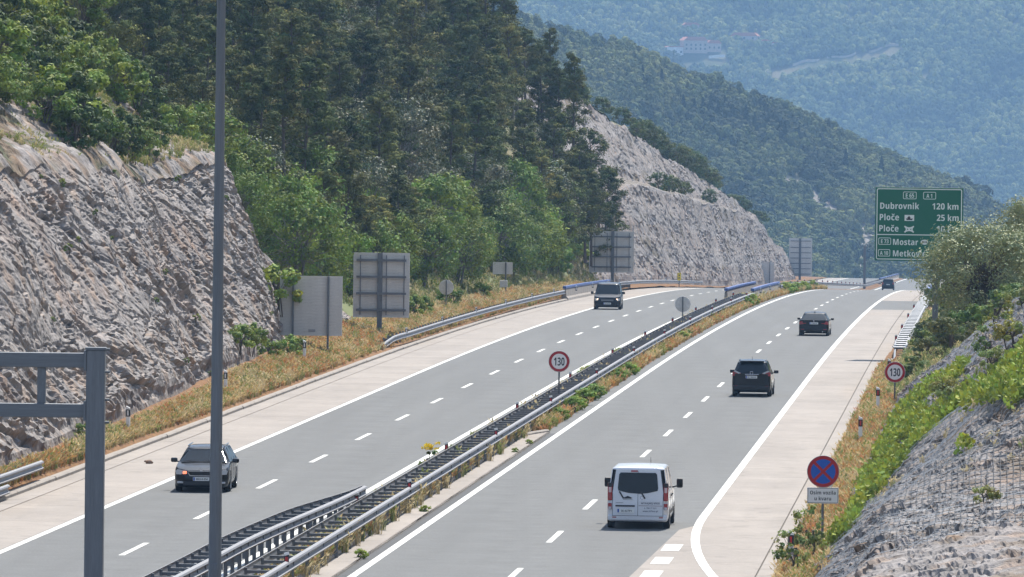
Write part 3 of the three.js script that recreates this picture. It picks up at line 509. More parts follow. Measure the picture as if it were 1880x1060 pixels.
// ---------- vegetation ----------
// a bag of leaf faces: each a bent quad of two triangles, with its own tint
class Leaves {
  constructor() { this.p = []; this.c = []; this.n = []; }
  leaf(x, y, z, dir, w, l, tint, side) {        // dir: unit vector along the leaf; side: unit vector across
    const sx = side.x * w / 2, sy = side.y * w / 2, sz = side.z * w / 2, ex = x + dir.x * l, ey = y + dir.y * l, ez = z + dir.z * l;
    const mx = (x + ex) / 2, my = (y + ey) / 2, mz = (z + ez) / 2;
    this.p.push(x, y, z, mx + sx, my + sy, mz + sz, ex, ey, ez, x, y, z, ex, ey, ez, mx - sx, my - sy, mz - sz);
    for (let i = 0; i < 6; i++) this.c.push(tint[0], tint[1], tint[2]);
  }
  face(x, y, z, n, w, l, tint) { const d = acrossOf(n), sd = n.clone().cross(d); this.leaf(x - d.x * l / 2, y - d.y * l / 2, z - d.z * l / 2, d, w, l, tint, sd); }   // a leaf whose upper side looks along n
  geo() { return geoOf(this.p, null, null, this.c); }
}
const rdir = (up = 0) => { const v = V(rr(-1, 1), rr(-1, 1) + up, rr(-1, 1)); return v.lengthSq() < .01 ? V(0, 1, 0) : v.normalize(); };
const acrossOf = (d) => { const r = rdir(); return r.cross(d).normalize(); };
const tintOf = (base, spread, k = 1) => { const t = (1 + (rnd() - .5) * spread) * k, y = 1 + (rnd() - .5) * spread * .5; return [base[0] * t * y, base[1] * t, base[2] * t / y]; };
const leafMat = (through = .35, rough = .95) => new THREE.MeshPhysicalMaterial({ color: 0xffffff, vertexColors: true, roughness: rough, transmission: through, thickness: 0, specularIntensity: .4, side: THREE.DoubleSide });
const MLeaf = leafMat(.32, .8), MNeedle = leafMat(.06), MOlive = leafMat(.2, .6), MBark = std(C(.10, .08, .065), .95), MBarkGrey = std(C(.16, .145, .13), .95);
function tube(pts, r0, r1) { const g = []; for (let i = 0; i + 1 < pts.length; i++) { const n = pts.length - 1; g.push(bar(pts[i], pts[i + 1], lerp(r0, r1, i / n), lerp(r0, r1, (i + 1) / n), 6)); } return g; }
// pine: irregular whorls of upswept branches, tufts of needles on their outer half
function pine(h, spreadR, base, lean = 0, gap = .25, open = 0) {
  const L = new Leaves(), W = [], top = V(lean * h * .12, h, rr(-.3, .3));
  const trunk = [V(0, -.6, 0), V(rr(-.1, .1), h * .35, rr(-.1, .1)), V(lean * h * .06, h * .7, rr(-.15, .15)), top]; W.push(...tube(trunk, .17, .03));
  const at = (t) => { const k = t * 3, i = Math.min(2, Math.floor(k)); return trunk[i].clone().lerp(trunk[i + 1], k - i); };
  const n = Math.round(h * 4.6);
  for (let b = 0; b < n; b++) {
    const t = gap + (1 - gap) * Math.pow((b + rnd()) / n, .85), a = rnd() * 6.283, u = (t - gap) / (1 - gap), prof = smooth(-.12, .22, u) * Math.pow(1 - u * .96, .75);
    const len = spreadR * (.35 + .75 * rnd()) * prof + .25, o = at(t), rise = lerp(.15, .75, t) + rr(-.15, .2);
    const tip = o.clone().add(V(Math.cos(a) * len, len * rise, Math.sin(a) * len)), mid = o.clone().lerp(tip, .55).add(V(0, -len * .08, 0)); W.push(bar(o, mid, .035, .022, 4), bar(mid, tip, .022, .008, 4));
    const shade = tintOf(base, .6), m = Math.round(3 + len * 2.6 * (1 - open * .4));
    for (let q = 0; q < m; q++) {          // pads of needles, denser towards the tip
      const s = .32 + .72 * Math.sqrt(rnd()), c = s < .55 ? o.clone().lerp(mid, s / .55) : mid.clone().lerp(tip, (s - .55) / .45), pr = (.30 + len * .15) * rr(.7, 1.25); c.add(V(rr(-.3, .3), rr(-.05, .22), rr(-.3, .3)).multiplyScalar(.3 + len * .28));
      const tt = tintOf(shade, .4);
      for (let j = 0; j < 24; j++) { const v = rdir(.5), k = pr * Math.cbrt(rnd()), n = v.clone().add(V(rr(-.5, .5), rr(-.2, .8), rr(-.5, .5))).normalize(); L.face(c.x + v.x * k, c.y + v.y * k * .5, c.z + v.z * k, n, rr(.06, .11), rr(.2, .38), tt); }
    }
  }
  return [L.geo(), merge(W)];
}
// broadleaf: limbs to leaf clumps spread through an uneven crown
function broadleaf(h, r, base, o = {}) {
  const L = new Leaves(), W = [], clumps = o.clumps ?? 46, per = o.per ?? 70, low = o.low ?? .25, stems = o.stems ?? 1, size = o.size ?? .19;
  const bases = []; for (let s = 0; s < stems; s++) { const a = rnd() * 6.28, top = V(Math.cos(a) * r * .3 * (stems > 1), h * .6, Math.sin(a) * r * .3 * (stems > 1)); W.push(...tube([V(rr(-.15, .15), -.5, rr(-.15, .15)), top.clone().multiplyScalar(.5).add(V(rr(-.2, .2), 0, rr(-.2, .2))), top], o.tr ?? .11, .04)); bases.push(top); }
  for (let k = 0; k < clumps; k++) {
    const u = rdir(.25), rad = .45 + .6 * Math.cbrt(rnd()), c = V(u.x * r * rad, h * (low + (1 - low) * .5) + u.y * h * (1 - low) * .5 * rad, u.z * r * rad); c.x += r * .22 * n3(c.x * .9, c.y * .9, k); c.y = Math.max(c.y, h * low * .6 + .1);
    const from = pick(bases).clone().multiplyScalar(rr(.4, 1)); W.push(bar(from, c, Math.min(.03, (o.tr ?? .11) * .5), .004, 4));
    const ax = u.clone().add(rdir(.3)).normalize(), cr = r * rr(.14, .30) * (o.cr ?? 1), shade = tintOf(base, o.vary ?? .75);
    for (let q = 0; q < per; q++) {
      const v = rdir(), s = (.25 + .75 * Math.cbrt(rnd())) * cr * (1 + .7 * Math.max(0, v.dot(ax))), n = v.clone().multiplyScalar(1.1).add(V(rr(-.6, .6), rr(-.3, .8), rr(-.6, .6))).normalize(), l = size * rr(.7, 1.5);
      L.face(c.x + v.x * s, c.y + v.y * s * .75, c.z + v.z * s, n, l * (o.slim ?? .66), l, tintOf(shade, .35));
    }
  }
  return [L.geo(), merge(W)];
}
function makeTree(name, label, category, group, [leaf, wood], mat, bark = MBark) {
  const t = thing(name, label, category, V(0, 0, 0), 0, group); part(t, 'trunk', wood, bark); part(t, 'crown', leaf, mat); t.used = false; return t;
}
const tones = (m, list) => list.map(([r, g, b]) => { const c = m.clone(); c.color.setRGB(r, g, b); return c; });
const needleTones = tones(MNeedle, [[1.15, 1.1, .95], [.85, .88, .8], [1.35, 1.28, 1.05], [1.55, 1.42, 1.15], [1.0, 1.08, .92]]), leafTones = tones(MLeaf, [[1, 1, 1], [.8, .9, .9], [1.2, 1.12, .9], [.95, 1.05, .95]]);
function plant(t, pos, scale, label, sq = 1) {
  const s = V(scale * rr(.9, 1.1), scale * sq, scale * rr(.9, 1.1)), turn = rnd() * 6.28;
  if (!t.used) { t.used = true; t.position.copy(pos); t.rotation.y = turn; t.scale.copy(s); return t; } const c = copy(t, pos, turn, s, label), cr = c.children[1]; if (cr.material === MNeedle) cr.material = pick(needleTones); else if (cr.material === MLeaf) cr.material = pick(leafTones); return c;
}
const PINE = [.070, .088, .036], PINE2 = [.092, .098, .042], PINE3 = [.058, .082, .038], GREEN = [.19, .25, .04], GREEN2 = [.155, .205, .038], OAK = [.15, .16, .09], OLIVE = [.28, .31, .15];
seed = 11;
const GP = 'pines of the hillside forest';
const pines = [
  makeTree('pine_tree', 'tall dark green pine with a dense pointed crown in the hillside forest', 'tree', GP, pine(10.5, 2.4, [.078, .096, .032], .3, .2), MNeedle),
  makeTree('pine_tree', 'broad dark pine with flat layered branches in the hillside forest', 'tree', GP, pine(9, 3.2, [.062, .080, .030], -.8, .3), MNeedle),
  makeTree('pine_tree', 'olive tinted pine with a loose open crown in the hillside forest', 'tree', GP, pine(9.4, 2.7, [.125, .130, .044], .6, .22, .8), MNeedle),
  makeTree('pine_tree', 'slender dark pine with a narrow crown in the hillside forest', 'tree', GP, pine(11, 1.8, [.086, .100, .034], 0, .12), MNeedle),
  makeTree('pine_tree', 'young bushy pine clothed to the ground in the hillside forest', 'tree', GP, pine(6, 2.1, [.115, .125, .040], 0, .06), MNeedle),
  makeTree('pine_tree', 'greyish pine with a wide rounded crown in the hillside forest', 'tree', GP, pine(8.5, 3.0, [.135, .135, .062], .4, .25, .4), MNeedle),
];
const oak = makeTree('holm_oak', 'round grey green holm oak standing among the pines', 'tree', 'holm oaks among the pines', broadleaf(6.5, 2.6, OAK, { clumps: 60, per: 90, low: .15, vary: .6, size: .15 }), MOlive, MBarkGrey);
const GB = 'bright green trees along the foot of the forest';
const broads = [
  makeTree('broadleaf_tree', 'bright green rounded tree at the foot of the pine forest', 'tree', GB, broadleaf(5.5, 2.5, GREEN, { clumps: 120, per: 55, low: .08, stems: 3 }), MLeaf, MBarkGrey),
  makeTree('broadleaf_tree', 'mid green spreading tree at the foot of the pine forest', 'tree', GB, broadleaf(5, 2.8, GREEN2, { clumps: 120, per: 55, low: .05, stems: 3 }), MLeaf, MBarkGrey),
  makeTree('broadleaf_tree', 'upright bright green tree at the foot of the pine forest', 'tree', GB, broadleaf(6.5, 2.0, GREEN, { clumps: 105, per: 55, low: .15, stems: 2 }), MLeaf, MBarkGrey),
];
const inView = (p, m = 3) => { const d = -p.z; return p.x > -.0735 * d - m && p.x < .0735 * d + m; };
// forest: spaced at random over the slope
{
  const spots = [];
  for (let tries = 0; tries < 9000 && spots.length < 215; tries++) {
    const d = rr(392, 668), s = section(secL, d), o0 = d > 628 ? s[3][0] - 0.5 : lerp(-27, -24.4, smooth(470, 590, d)), o = o0 - 46 * Math.pow(rnd(), 1.25), p = groundL(o, d);
    if (!inView(p, 2) || p.y > 11.5 + .0185 * d + 1.5) continue;
    if (spots.some((q) => (q.x - p.x) ** 2 + ((q.z - p.z) * .42) ** 2 < 6.2)) continue;
    spots.push(p);
  }
  for (const p of spots) { const r = rnd(); if (r < .10) plant(oak, p, rr(.8, 1.3)); else { const t = pick([0, 0, 1, 1, 2, 3, 4, 5]); plant(pines[t], p, rr(.75, 1.12)); } }
  // the pines that mark the forest's edge towards the second cutting
  for (const [x, y, d, k, s] of [[5.4, 5.5, 640, 3, 1.15], [4.2, 6.5, 650, 0, 1.0], [7.2, 3.2, 636, 1, .9], [2.6, 9, 652, 0, .95], [8.3, .6, 628, 1, .8], [-.6, 10.5, 655, 3, .95], [9.4, -.5, 640, 4, .8], [6.3, .6, 612, 1, .8], [5.2, 1.2, 604, 4, 1.1], [6.9, .2, 618, 5, .75], [4.0, 1.4, 592, 4, 1.2], [3.2, 1.0, 580, 4, 1.1], [7.6, -.3, 626, 4, 1], [5.9, 1.6, 620, 0, .8], [2.2, 1.6, 572, 2, .8]]) plant(pines[k], V(x, y, -d), s);
}
// bright green belt at the foot of the forest
{
  const spots = [];
  for (let tries = 0; tries < 4000 && spots.length < 66; tries++) {
    const d = rr(376, 600), o = lerp(-24.6, -23.4, smooth(400, 520, d)) - 6.5 * rnd() * (d < 470 ? 1 : .5), p = groundL(o, d); if (!inView(p)) continue;
    if (spots.some((q) => (q.x - p.x) ** 2 + ((q.z - p.z) * .35) ** 2 < 2.2)) continue; spots.push(p);
  }
  for (const p of spots) plant(pick(broads), p, rr(.45, 1.12));
}
for (let i = 0; i < 16; i++) { const d = rr(400, 560), o = rr(-28, -24.3), p = groundL(o, d); if (inView(p)) plant(pines[pick([4, 4, 2, 0])], p, rr(.6, .95)); }
// shrubs
const GS = 'shrubs on the rock ledges', shrubs = [
  makeTree('shrub', 'bright leafy shrub on the ledges above the near rock face', 'shrub', GS, broadleaf(2.2, 1.2, GREEN, { clumps: 30, per: 80, low: .02, stems: 4, tr: .03, size: .15 }), MLeaf),
  makeTree('shrub', 'yellowish green shrub on the ledges above the near rock face', 'shrub', GS, broadleaf(1.7, 1.3, [.19, .25, .05], { clumps: 30, per: 80, low: .0, stems: 4, tr: .03, size: .14 }), MLeaf),
  makeTree('shrub', 'dark green compact shrub on the ledges above the near rock face', 'shrub', GS, broadleaf(2.0, 1.0, [.09, .13, .035], { clumps: 30, per: 80, low: .0, stems: 3, tr: .03, size: .14 }), MLeaf),
];
{
  const spots = [];
  for (let tries = 0; tries < 5000 && spots.length < 95; tries++) {
    const d = rr(225, 366), s = section(secL, d), t = rnd(), o = t < .16 ? rr(s[3][0], s[2][0] - .6) : rr(s[3][0] - 11, s[3][0] - .3), p = groundL(o, d); if (!inView(p, 1) || p.y > 11.5 + .0185 * d + 2) continue;
    if (fbm(p.x * .25, p.y * .25, d * .05, 2) < -.10 + .3 * smooth(4, 0, s[3][0] - o)) continue;
    if (spots.some((q) => (q.x - p.x) ** 2 + ((q.z - p.z) * .3) ** 2 < .55)) continue; spots.push(p);
  }
  for (const p of spots) plant(pick(shrubs), p, rr(.6, 1.35));
  for (let i = 0; i < 30; i++) { const d = rr(238, 300), s = section(secL, d), p = groundL(s[3][0] - 6.5 * Math.pow(rnd(), 1.2) + .3, d); if (inView(p, 1)) plant(pick(shrubs), p, rr(.5, 1.1)); }
  for (const [o, d, k, s] of [[-31, 262, 0, 1.9], [-30.2, 258, 2, 1.6], [-32.5, 300, 0, 1.8], [-35, 330, 1, 1.8], [-33, 318, 2, 1.7]]) plant(shrubs[k], groundL(o, d), s);
  // thin-stemmed trees at the top left
  const slim = makeTree('slim_tree', 'slim tree with bare stem and high crown on the upper ledge', 'tree', 'slim trees on the upper ledge', broadleaf(6.2, 1.7, [.13, .19, .045], { clumps: 46, per: 80, low: .5, stems: 1, tr: .07 }), MLeaf);
  for (const [o, d, s] of [[-32.2, 318, 1], [-33.6, 322, .95], [-31.4, 340, .8], [-34.6, 330, 1.05]]) plant(slim, groundL(o, d), s);
}
// small plants on the rock face, one dark bush in a cleft
{
  const cliff = makeTree('cliff_bush', 'dark green bush growing from a cleft of the near rock face', 'shrub', null, broadleaf(2.2, .75, [.07, .12, .03], { clumps: 26, per: 80, low: 0, stems: 3, tr: .03, size: .14 }), MLeaf);
  cliff.position.copy(Q(-25.1, 335, 6.6)); cliff.used = true;
  const tuft = makeTree('cliff_tuft', 'small green tuft rooted in the near rock face', 'plant', 'tufts on the near rock face', broadleaf(.4, .3, [.20, .24, .06], { clumps: 9, per: 40, low: 0, stems: 2, tr: .008, size: .09 }), MLeaf);
  for (let i = 0; i < 20; i++) { const d = rr(236, 360), s = section(secL, d), t = rnd(), o = lerp(s[1][0], s[2][0], t) + .1, h = lerp(s[1][1], s[2][1], t); const p = Q(o, d, h - .05); if (inView(p, 0)) plant(tuft, p, rr(.3, .65)); }
  const foot = makeTree('verge_bush', 'low green bush in the verge at the foot of the near rock face', 'shrub', 'bushes at the foot of the near rock', broadleaf(1.3, .9, [.19, .25, .045], { clumps: 24, per: 70, low: 0, stems: 4, tr: .02, size: .14 }), MLeaf);
  for (let d = 560; d < 640; d += 6) plant(foot, groundL(-23.6 - rnd() * 1.5, d), rr(.9, 1.6), 'low green bush on the bank before the last pines');
  for (const [o, d, s] of [[-21.3, 322, .8], [-21.0, 327, .6], [-21.2, 316, .8], [-20.6, 332, .6], [-20.9, 337, .6], [-19.0, 246, .5], [-22.6, 352, 1.2], [-22.4, 345, 1.3], [-21.6, 415, .9], [-21.8, 425, .7], [-21.9, 447, .9], [-22.2, 480, .7]]) plant(foot, groundL(o, d), s, d > 370 ? 'low green bush in the verge beside the bright green trees' : undefined);
}
// right-hand trees in front of the direction sign
{
  const olive = makeTree('olive_tree', 'silvery green olive like tree partly hiding the green direction sign', 'tree', null, broadleaf(6.0, 3.0, OLIVE, { clumps: 210, per: 120, low: .06, stems: 4, tr: .09, size: .17, slim: .34, vary: .4, cr: 1.0 }), MOlive, MBark);
  olive.position.copy(Q(12.0, 331, 2.2)); olive.scale.set(.92, .84, .92); olive.used = true;
  const o2 = copy(olive, Q(15.0, 338, 3.4), 2, .85, 'second silvery tree rising behind the olive like tree'); o2.used = true;
  const yl = makeTree('broom_shrub', 'feathery yellow green shrub between the olive like tree and the green sign', 'shrub', null, broadleaf(5.4, 1.5, [.20, .25, .045], { clumps: 60, per: 90, low: .2, stems: 3, tr: .04, size: .16, slim: .25, cr: .8 }), MLeaf);
  yl.position.copy(Q(11.3, 342, 1.5)); yl.scale.setScalar(.85); yl.used = true;
  const ail = makeTree('leafy_tree', 'bright green leafy tree towering behind the silvery trees', 'tree', null, broadleaf(7.2, 2.4, [.12, .20, .04], { clumps: 70, per: 70, low: .25, stems: 2, tr: .08, size: .3, slim: .35, droop: -.3 }), MLeaf);
  ail.position.copy(Q(15.9, 350, 3.4)); ail.scale.setScalar(.9); ail.used = true;
  const bank = makeTree('bank_bush', 'green bush on the bank beside the right guardrail', 'shrub', 'bushes on the right bank', broadleaf(1.6, 1.1, [.13, .19, .045], { clumps: 30, per: 80, low: 0, stems: 4, tr: .02, size: .14 }), MLeaf);
  const bank2 = makeTree('bank_bush', 'dull green bush on the bank below the silvery trees', 'shrub', 'bushes on the right bank', broadleaf(1.8, 1.2, [.10, .12, .05], { clumps: 30, per: 80, low: 0, stems: 4, tr: .02, size: .14 }), MLeaf);
  for (let i = 0; i < 30; i++) { const d = rr(303, 372), o = 8.9 + 4.6 * Math.pow(rnd(), .8); plant(rnd() < .5 ? bank : bank2, groundR(o, d), rr(.5, 1.1)); }
  for (let i = 0; i < 14; i++) { const d = rr(380, 520), o = rr(9, 14); plant(bank, groundR(o, d), rr(.8, 1.6)); }
}
// vines over the right rock slope
function carpet(name, label, n, place, leafSize, base, mat) {
  const L = new Leaves(); for (let i = 0; i < n; i++) { const p = place(); if (!p) continue; const shade = tintOf(base, .6); for (let k = 0; k < 14; k++) { const d = rdir(.6), l = leafSize * rr(.6, 1.4); L.leaf(p.x + rr(-.16, .16), p.y + rr(-.03, .16), p.z + rr(-.2, .2), d, l * .7, l, tintOf(shade, .4), acrossOf(d)); } }
  const m = new THREE.Mesh(L.geo(), mat); m.name = name; m.userData.kind = 'stuff'; scene.add(tag(m, label, 'ground cover')); return m;
}
const vineRuns = [[[8.4, 190], [8.7, 202], [9.15, 206], [9.85, 213], [10.6, 215], [11.4, 214], [12.3, 199], [13.6, 197]], [[8.7, 212], [9.0, 232], [9.0, 249], [9.1, 263], [10.2, 260], [11.2, 246]], [[8.9, 208], [9.2, 226], [9.9, 236]]];
const vineBand = (o, d) => { let m = 9; for (const run of vineRuns) for (let i = 0; i + 1 < run.length; i++) { const [a, b] = [run[i], run[i + 1]], ux = b[0] - a[0], uz = (b[1] - a[1]) * .035, px = o - a[0], pz = (d - a[1]) * .035, t = clamp((px * ux + pz * uz) / (ux * ux + uz * uz)); m = Math.min(m, Math.hypot(px - ux * t, pz - uz * t)); } return m + .9 * fbm(o * .9, d * .09, 4, 3) + .25 * n3(o * 3, d * .3, 1); };
seed = 23;
carpet('vines', 'light green creeper spreading in bands over the right rock slope', 2900, () => { for (let k = 0; k < 8; k++) { const o = rr(8.1, 14.2), d = rr(186, 278); if (vineBand(o, d) < .16) return Q(o, d, heightAt(secR, o, d) + .12 + .3 * rnd() * rnd()); } return null; }, .16, [.27, .33, .05], MLeaf);
// grass: tufts of bent blades
function tuftGeo(h, n, w, head) {
  const p = [], c = []; for (let i = 0; i < n; i++) { const a = rnd() * 6.28, b = rr(.15, .6) * h, x = rr(-.12, .12), z = rr(-.12, .12), hh = h * rr(.55, 1.05), ca = Math.cos(a), sa = Math.sin(a), px = -sa * w, pz = ca * w, mx = x + ca * b * .35, mz = z + sa * b * .35, my = hh * .62, ex = x + ca * b, ez = z + sa * b; const s = rr(.75, 1.2);
    const tri = (...v) => { p.push(...v); for (let q = 0; q < 3; q++) c.push(s, s, s); };
    tri(x - px, -.05, z - pz, x + px, -.05, z + pz, mx + px * .8, my, mz + pz * .8); tri(x - px, -.05, z - pz, mx + px * .8, my, mz + pz * .8, mx - px * .8, my, mz - pz * .8); tri(mx - px * .8, my, mz - pz * .8, mx + px * .8, my, mz + pz * .8, ex, hh, ez);
    if (head && rnd() < .6) tri(ex - px * 3, hh - .02, ez - pz * 3, ex + px * 3, hh, ez + pz * 3, ex + ca * .12, hh + .1, ez + sa * .12); }
  return geoOf(p, null, null, c);
}
const MGrass = leafMat(.3);
function grass(name, label, geo, n, place, color) {
  const ms = [], cs = []; for (let i = 0; i < n; i++) { const q = place(); if (!q) continue; const s = q.s ?? rr(.4, .95); ms.push(new THREE.Matrix4().compose(q.p, new THREE.Quaternion().setFromAxisAngle(UPV, rnd() * 6.28), V(s, s * rr(.8, 1.2), s))); cs.push(color(q)); }
  stuff(name, label, 'grass', geo, MGrass, ms, cs);
}
const dry = (q) => { const n = fbm(q.p.x * .4, q.p.z * .05, 3, 3), r = rnd(); return r < .36 + n ? C(.42 * rr(.8, 1.15), .23 * rr(.85, 1.2), .09) : r < .74 ? C(.52, .40, .20).multiplyScalar(rr(.8, 1.15)) : C(.22, .25, .07); };
const strawy = () => { const r = rnd(); return r < .7 ? C(.55, .46, .26).multiplyScalar(rr(.8, 1.15)) : C(.22, .25, .08); };
// bushes and grass on the steep bank at the forest's edge
const g1 = tuftGeo(.32, 16, .016, true), g2 = tuftGeo(.55, 18, .015, true), g3 = tuftGeo(.4, 18, .03, false);
const vergeSpot = (d0, d1) => { const d = d0 + (d1 - d0) * Math.pow(rnd(), 1.4), s = section(secL, d), o = rr(s[0][0] - .25, s[1][0] + .2), p = Q(o, d, heightAt(secL, o, d)); return inView(p, 1) ? { p } : null; };
grass('dry_grass', 'rusty dry grass covering the left verge below the rock', g1, 13000, () => vergeSpot(215, 600), dry);
grass('tall_grass', 'tall straw coloured grass along the left verge', g2, 1500, () => { const q = vergeSpot(225, 560); return q && fbm(q.p.x * .5, q.p.z * .06, 9, 2) > -.02 ? q : null; }, strawy);
const medSpot = (d0, d1, o0 = -5.05, o1 = -4.65) => { const d = d0 + (d1 - d0) * Math.pow(rnd(), 1.15), o = rr(o0, o1); return { p: P(o, d, .03), s: rr(.55, 1.1) }; };
grass('dry_grass', 'rusty dry grass along the median beside the guardrail', g1, 5200, () => rnd() < .4 ? medSpot(175, 272, -5.7, -5.28) : medSpot(270, 740, -5.2, -4.62), dry);
grass('tall_grass', 'straw coloured grass growing through the median guardrail', g2, 1500, () => medSpot(180, 720, -6.3, -5.0), strawy);
grass('dry_grass', 'rusty dry grass in the strip below the right rock slope', g1, 3600, () => { const d = rr(176, 352), o = rr(6.85, 8.25); return { p: Q(o, d, heightAt(secR, o, d)) }; }, dry);
grass('green_grass', 'green grass on the right bank beside the guardrail', g2, 2400, () => { const d = rr(300, 470), o = 8 + 5 * rnd() * rnd(); return { p: Q(o, d, heightAt(secR, o, d)) }; }, () => rnd() < .6 ? C(.18, .23, .07) : C(.5, .42, .2));
grass('bank_grass', 'green and straw coloured grass on the bank below the bright green trees', g2, 2600, () => { const d = rr(400, 640), o = rr(-26.5, -22.6); const p = groundL(o, d); return { p }; }, () => rnd() < .6 ? C(.17, .21, .06) : C(.42, .36, .18));
grass('ledge_grass', 'yellow green grass on the ledge above the near rock face', g1, 2400, () => { const d = rr(230, 366), s = section(secL, d), o = rr(s[3][0] - 3, s[2][0] - .3), p = groundL(o, d); return inView(p, 1) && fbm(p.x * .3, d * .1, 6, 2) > -.1 ? { p } : null; }, () => rnd() < .5 ? C(.20, .23, .06) : C(.42, .36, .18));
grass('slope_grass', 'sparse straw coloured grass on the right rock slope', g1, 700, () => { const d = rr(180, 300), o = rr(8, 15); return fbm(o * .5, d * .1, 2, 2) > .06 ? { p: Q(o, d, heightAt(secR, o, d)), s: rr(.35, .7) } : null; }, strawy);
// median plants: single green clumps, one with yellow flowers
{
  const mp = makeTree('median_plant', 'green leafy plant growing beside the median guardrail', 'plant', 'green plants along the median', broadleaf(.75, .6, [.22, .30, .05], { clumps: 26, per: 60, low: 0, stems: 3, tr: .012, size: .1, cr: 1.2 }), MLeaf);
  for (const [o, d, s] of [[-4.75, 281, .8], [-4.72, 289, 1], [-4.7, 292, .9], [-4.72, 297, 1.1], [-4.7, 303, 1], [-4.75, 306, .9], [-4.72, 324, .8], [-4.8, 327, .9], [-4.72, 335, .9], [-4.8, 395, .8], [-4.8, 402, .7], [-6.3, 262, .7], [-6.3, 284, .7], [-6.3, 330, .9], [-6.25, 358, .9], [-6.2, 180, .6], [-5, 600, 1.5], [-4.9, 612, 1.4], [-4.9, 626, 1.3], [-5, 640, 1.2], [-4.9, 655, 1.3], [-5, 668, 1.2], [-4.9, 690, 1.4], [-5, 505, 1.1], [-4.9, 515, 1.2], [-4.6, 212, .35], [-4.58, 252, .3], [-4.55, 259, .3], [-4.5, 189, .4]]) plant(mp, P(o, d, .02), s * .75);
  const fl = makeTree('flowering_plant', 'plant with yellow flower heads beside the median guardrail', 'plant', null, broadleaf(.95, .35, [.17, .22, .04], { clumps: 12, per: 40, low: 0, stems: 3, tr: .012, size: .09 }), MLeaf);
  fl.position.copy(P(-6.25, 235, 0)); fl.used = true; for (let k = 0; k < 9; k++) { const FL = new Leaves(), c = V(rr(-.3, .3), rr(.7, 1.15), rr(-.3, .3)); for (let q = 0; q < 40; q++) { const d = rdir(.5); FL.leaf(c.x + rr(-.08, .08), c.y + rr(-.02, .03), c.z + rr(-.08, .08), d, .04, .06, tintOf([.75, .58, .03], .2), acrossOf(d)); } part(fl, 'flower_head', FL.geo(), MLeaf); }
  const sap = makeTree('sapling', 'thin leafy sapling beside the right hard shoulder', 'plant', 'saplings on the right slope', broadleaf(1.5, .5, [.24, .28, .08], { clumps: 30, per: 24, low: .15, stems: 3, tr: .012, size: .09 }), MLeaf);
  for (const [o, d, s] of [[7.5, 187, 1], [7.2, 183, .8]]) plant(sap, groundR(o, d), s);
  for (const [o, d, s] of [[12.6, 262, 1], [12.2, 232, .9]]) plant(sap, groundR(o, d), s, 'thin leafy sapling rooted in the right rock slope');
  const low = makeTree('low_shrub', 'low olive green shrub on the right rock slope', 'shrub', 'low shrubs on the right rock slope', broadleaf(.7, .7, [.22, .25, .08], { clumps: 20, per: 60, low: 0, stems: 3, tr: .015, size: .09 }), MLeaf);
  for (const [o, d, s] of [[11.2, 214, 1], [12.4, 222, .8], [13, 230, 1], [12.2, 172, .5], [10.8, 240, .8], [13.5, 265, 1]]) plant(low, groundR(o, d), s);
}
// second cutting: bushes along the crest, on its bench and face
{
  const cb = makeTree('crest_bush', 'bush on the crest of the second rock cutting', 'shrub', 'bushes on the second rock cutting', broadleaf(2.6, 1.5, [.12, .15, .05], { clumps: 30, per: 60, low: 0, stems: 3, tr: .03, size: .2 }), MLeaf);
  for (let i = 0; i < 46; i++) { const d = rr(650, 1290), s = section(secL, d); plant(cb, groundL(s[4][0] - rr(-.4, 2.5), d), rr(.6, 1.2)); }
  for (let i = 0; i < 12; i++) { const d = rr(660, 1000), s = section(secL, d); plant(cb, groundL(lerp(s[2][0], s[3][0], .5), d), rr(.4, .8), 'bush on the bench of the second rock cutting'); }
}
// woods on the middle hill and the far mountain: too many to tell apart
seed = 31;
function clumpGeo(r, lobes, per, size) {                       // a small crown of lobes
  const L = new Leaves(); for (let q = 0; q < lobes; q++) { const u = rdir(.5), c = V(u.x * r * .6, r * .75 + u.y * r * .5, u.z * r * .6), cr = r * rr(.35, .6), t0 = rr(.7, 1.3); for (let k = 0; k < per; k++) { const v = rdir(.2), n = v.clone().add(V(rr(-.4, .4), rr(-.1, .6), rr(-.4, .4))).normalize(), t = t0 * rr(.8, 1.2); L.face(c.x + v.x * cr, c.y + v.y * cr * .9, c.z + v.z * cr, n, size * rr(.7, 1), size * rr(.9, 1.5), [t, t, t]); } }
  return L.geo();
}
const hue = (n) => n > .10 ? C(.21, .22, .075).multiplyScalar(rr(.75, 1.25)) : n > -.14 ? C(.125, .145, .05).multiplyScalar(rr(.7, 1.35)) : C(.065, .078, .035).multiplyScalar(rr(.8, 1.25));
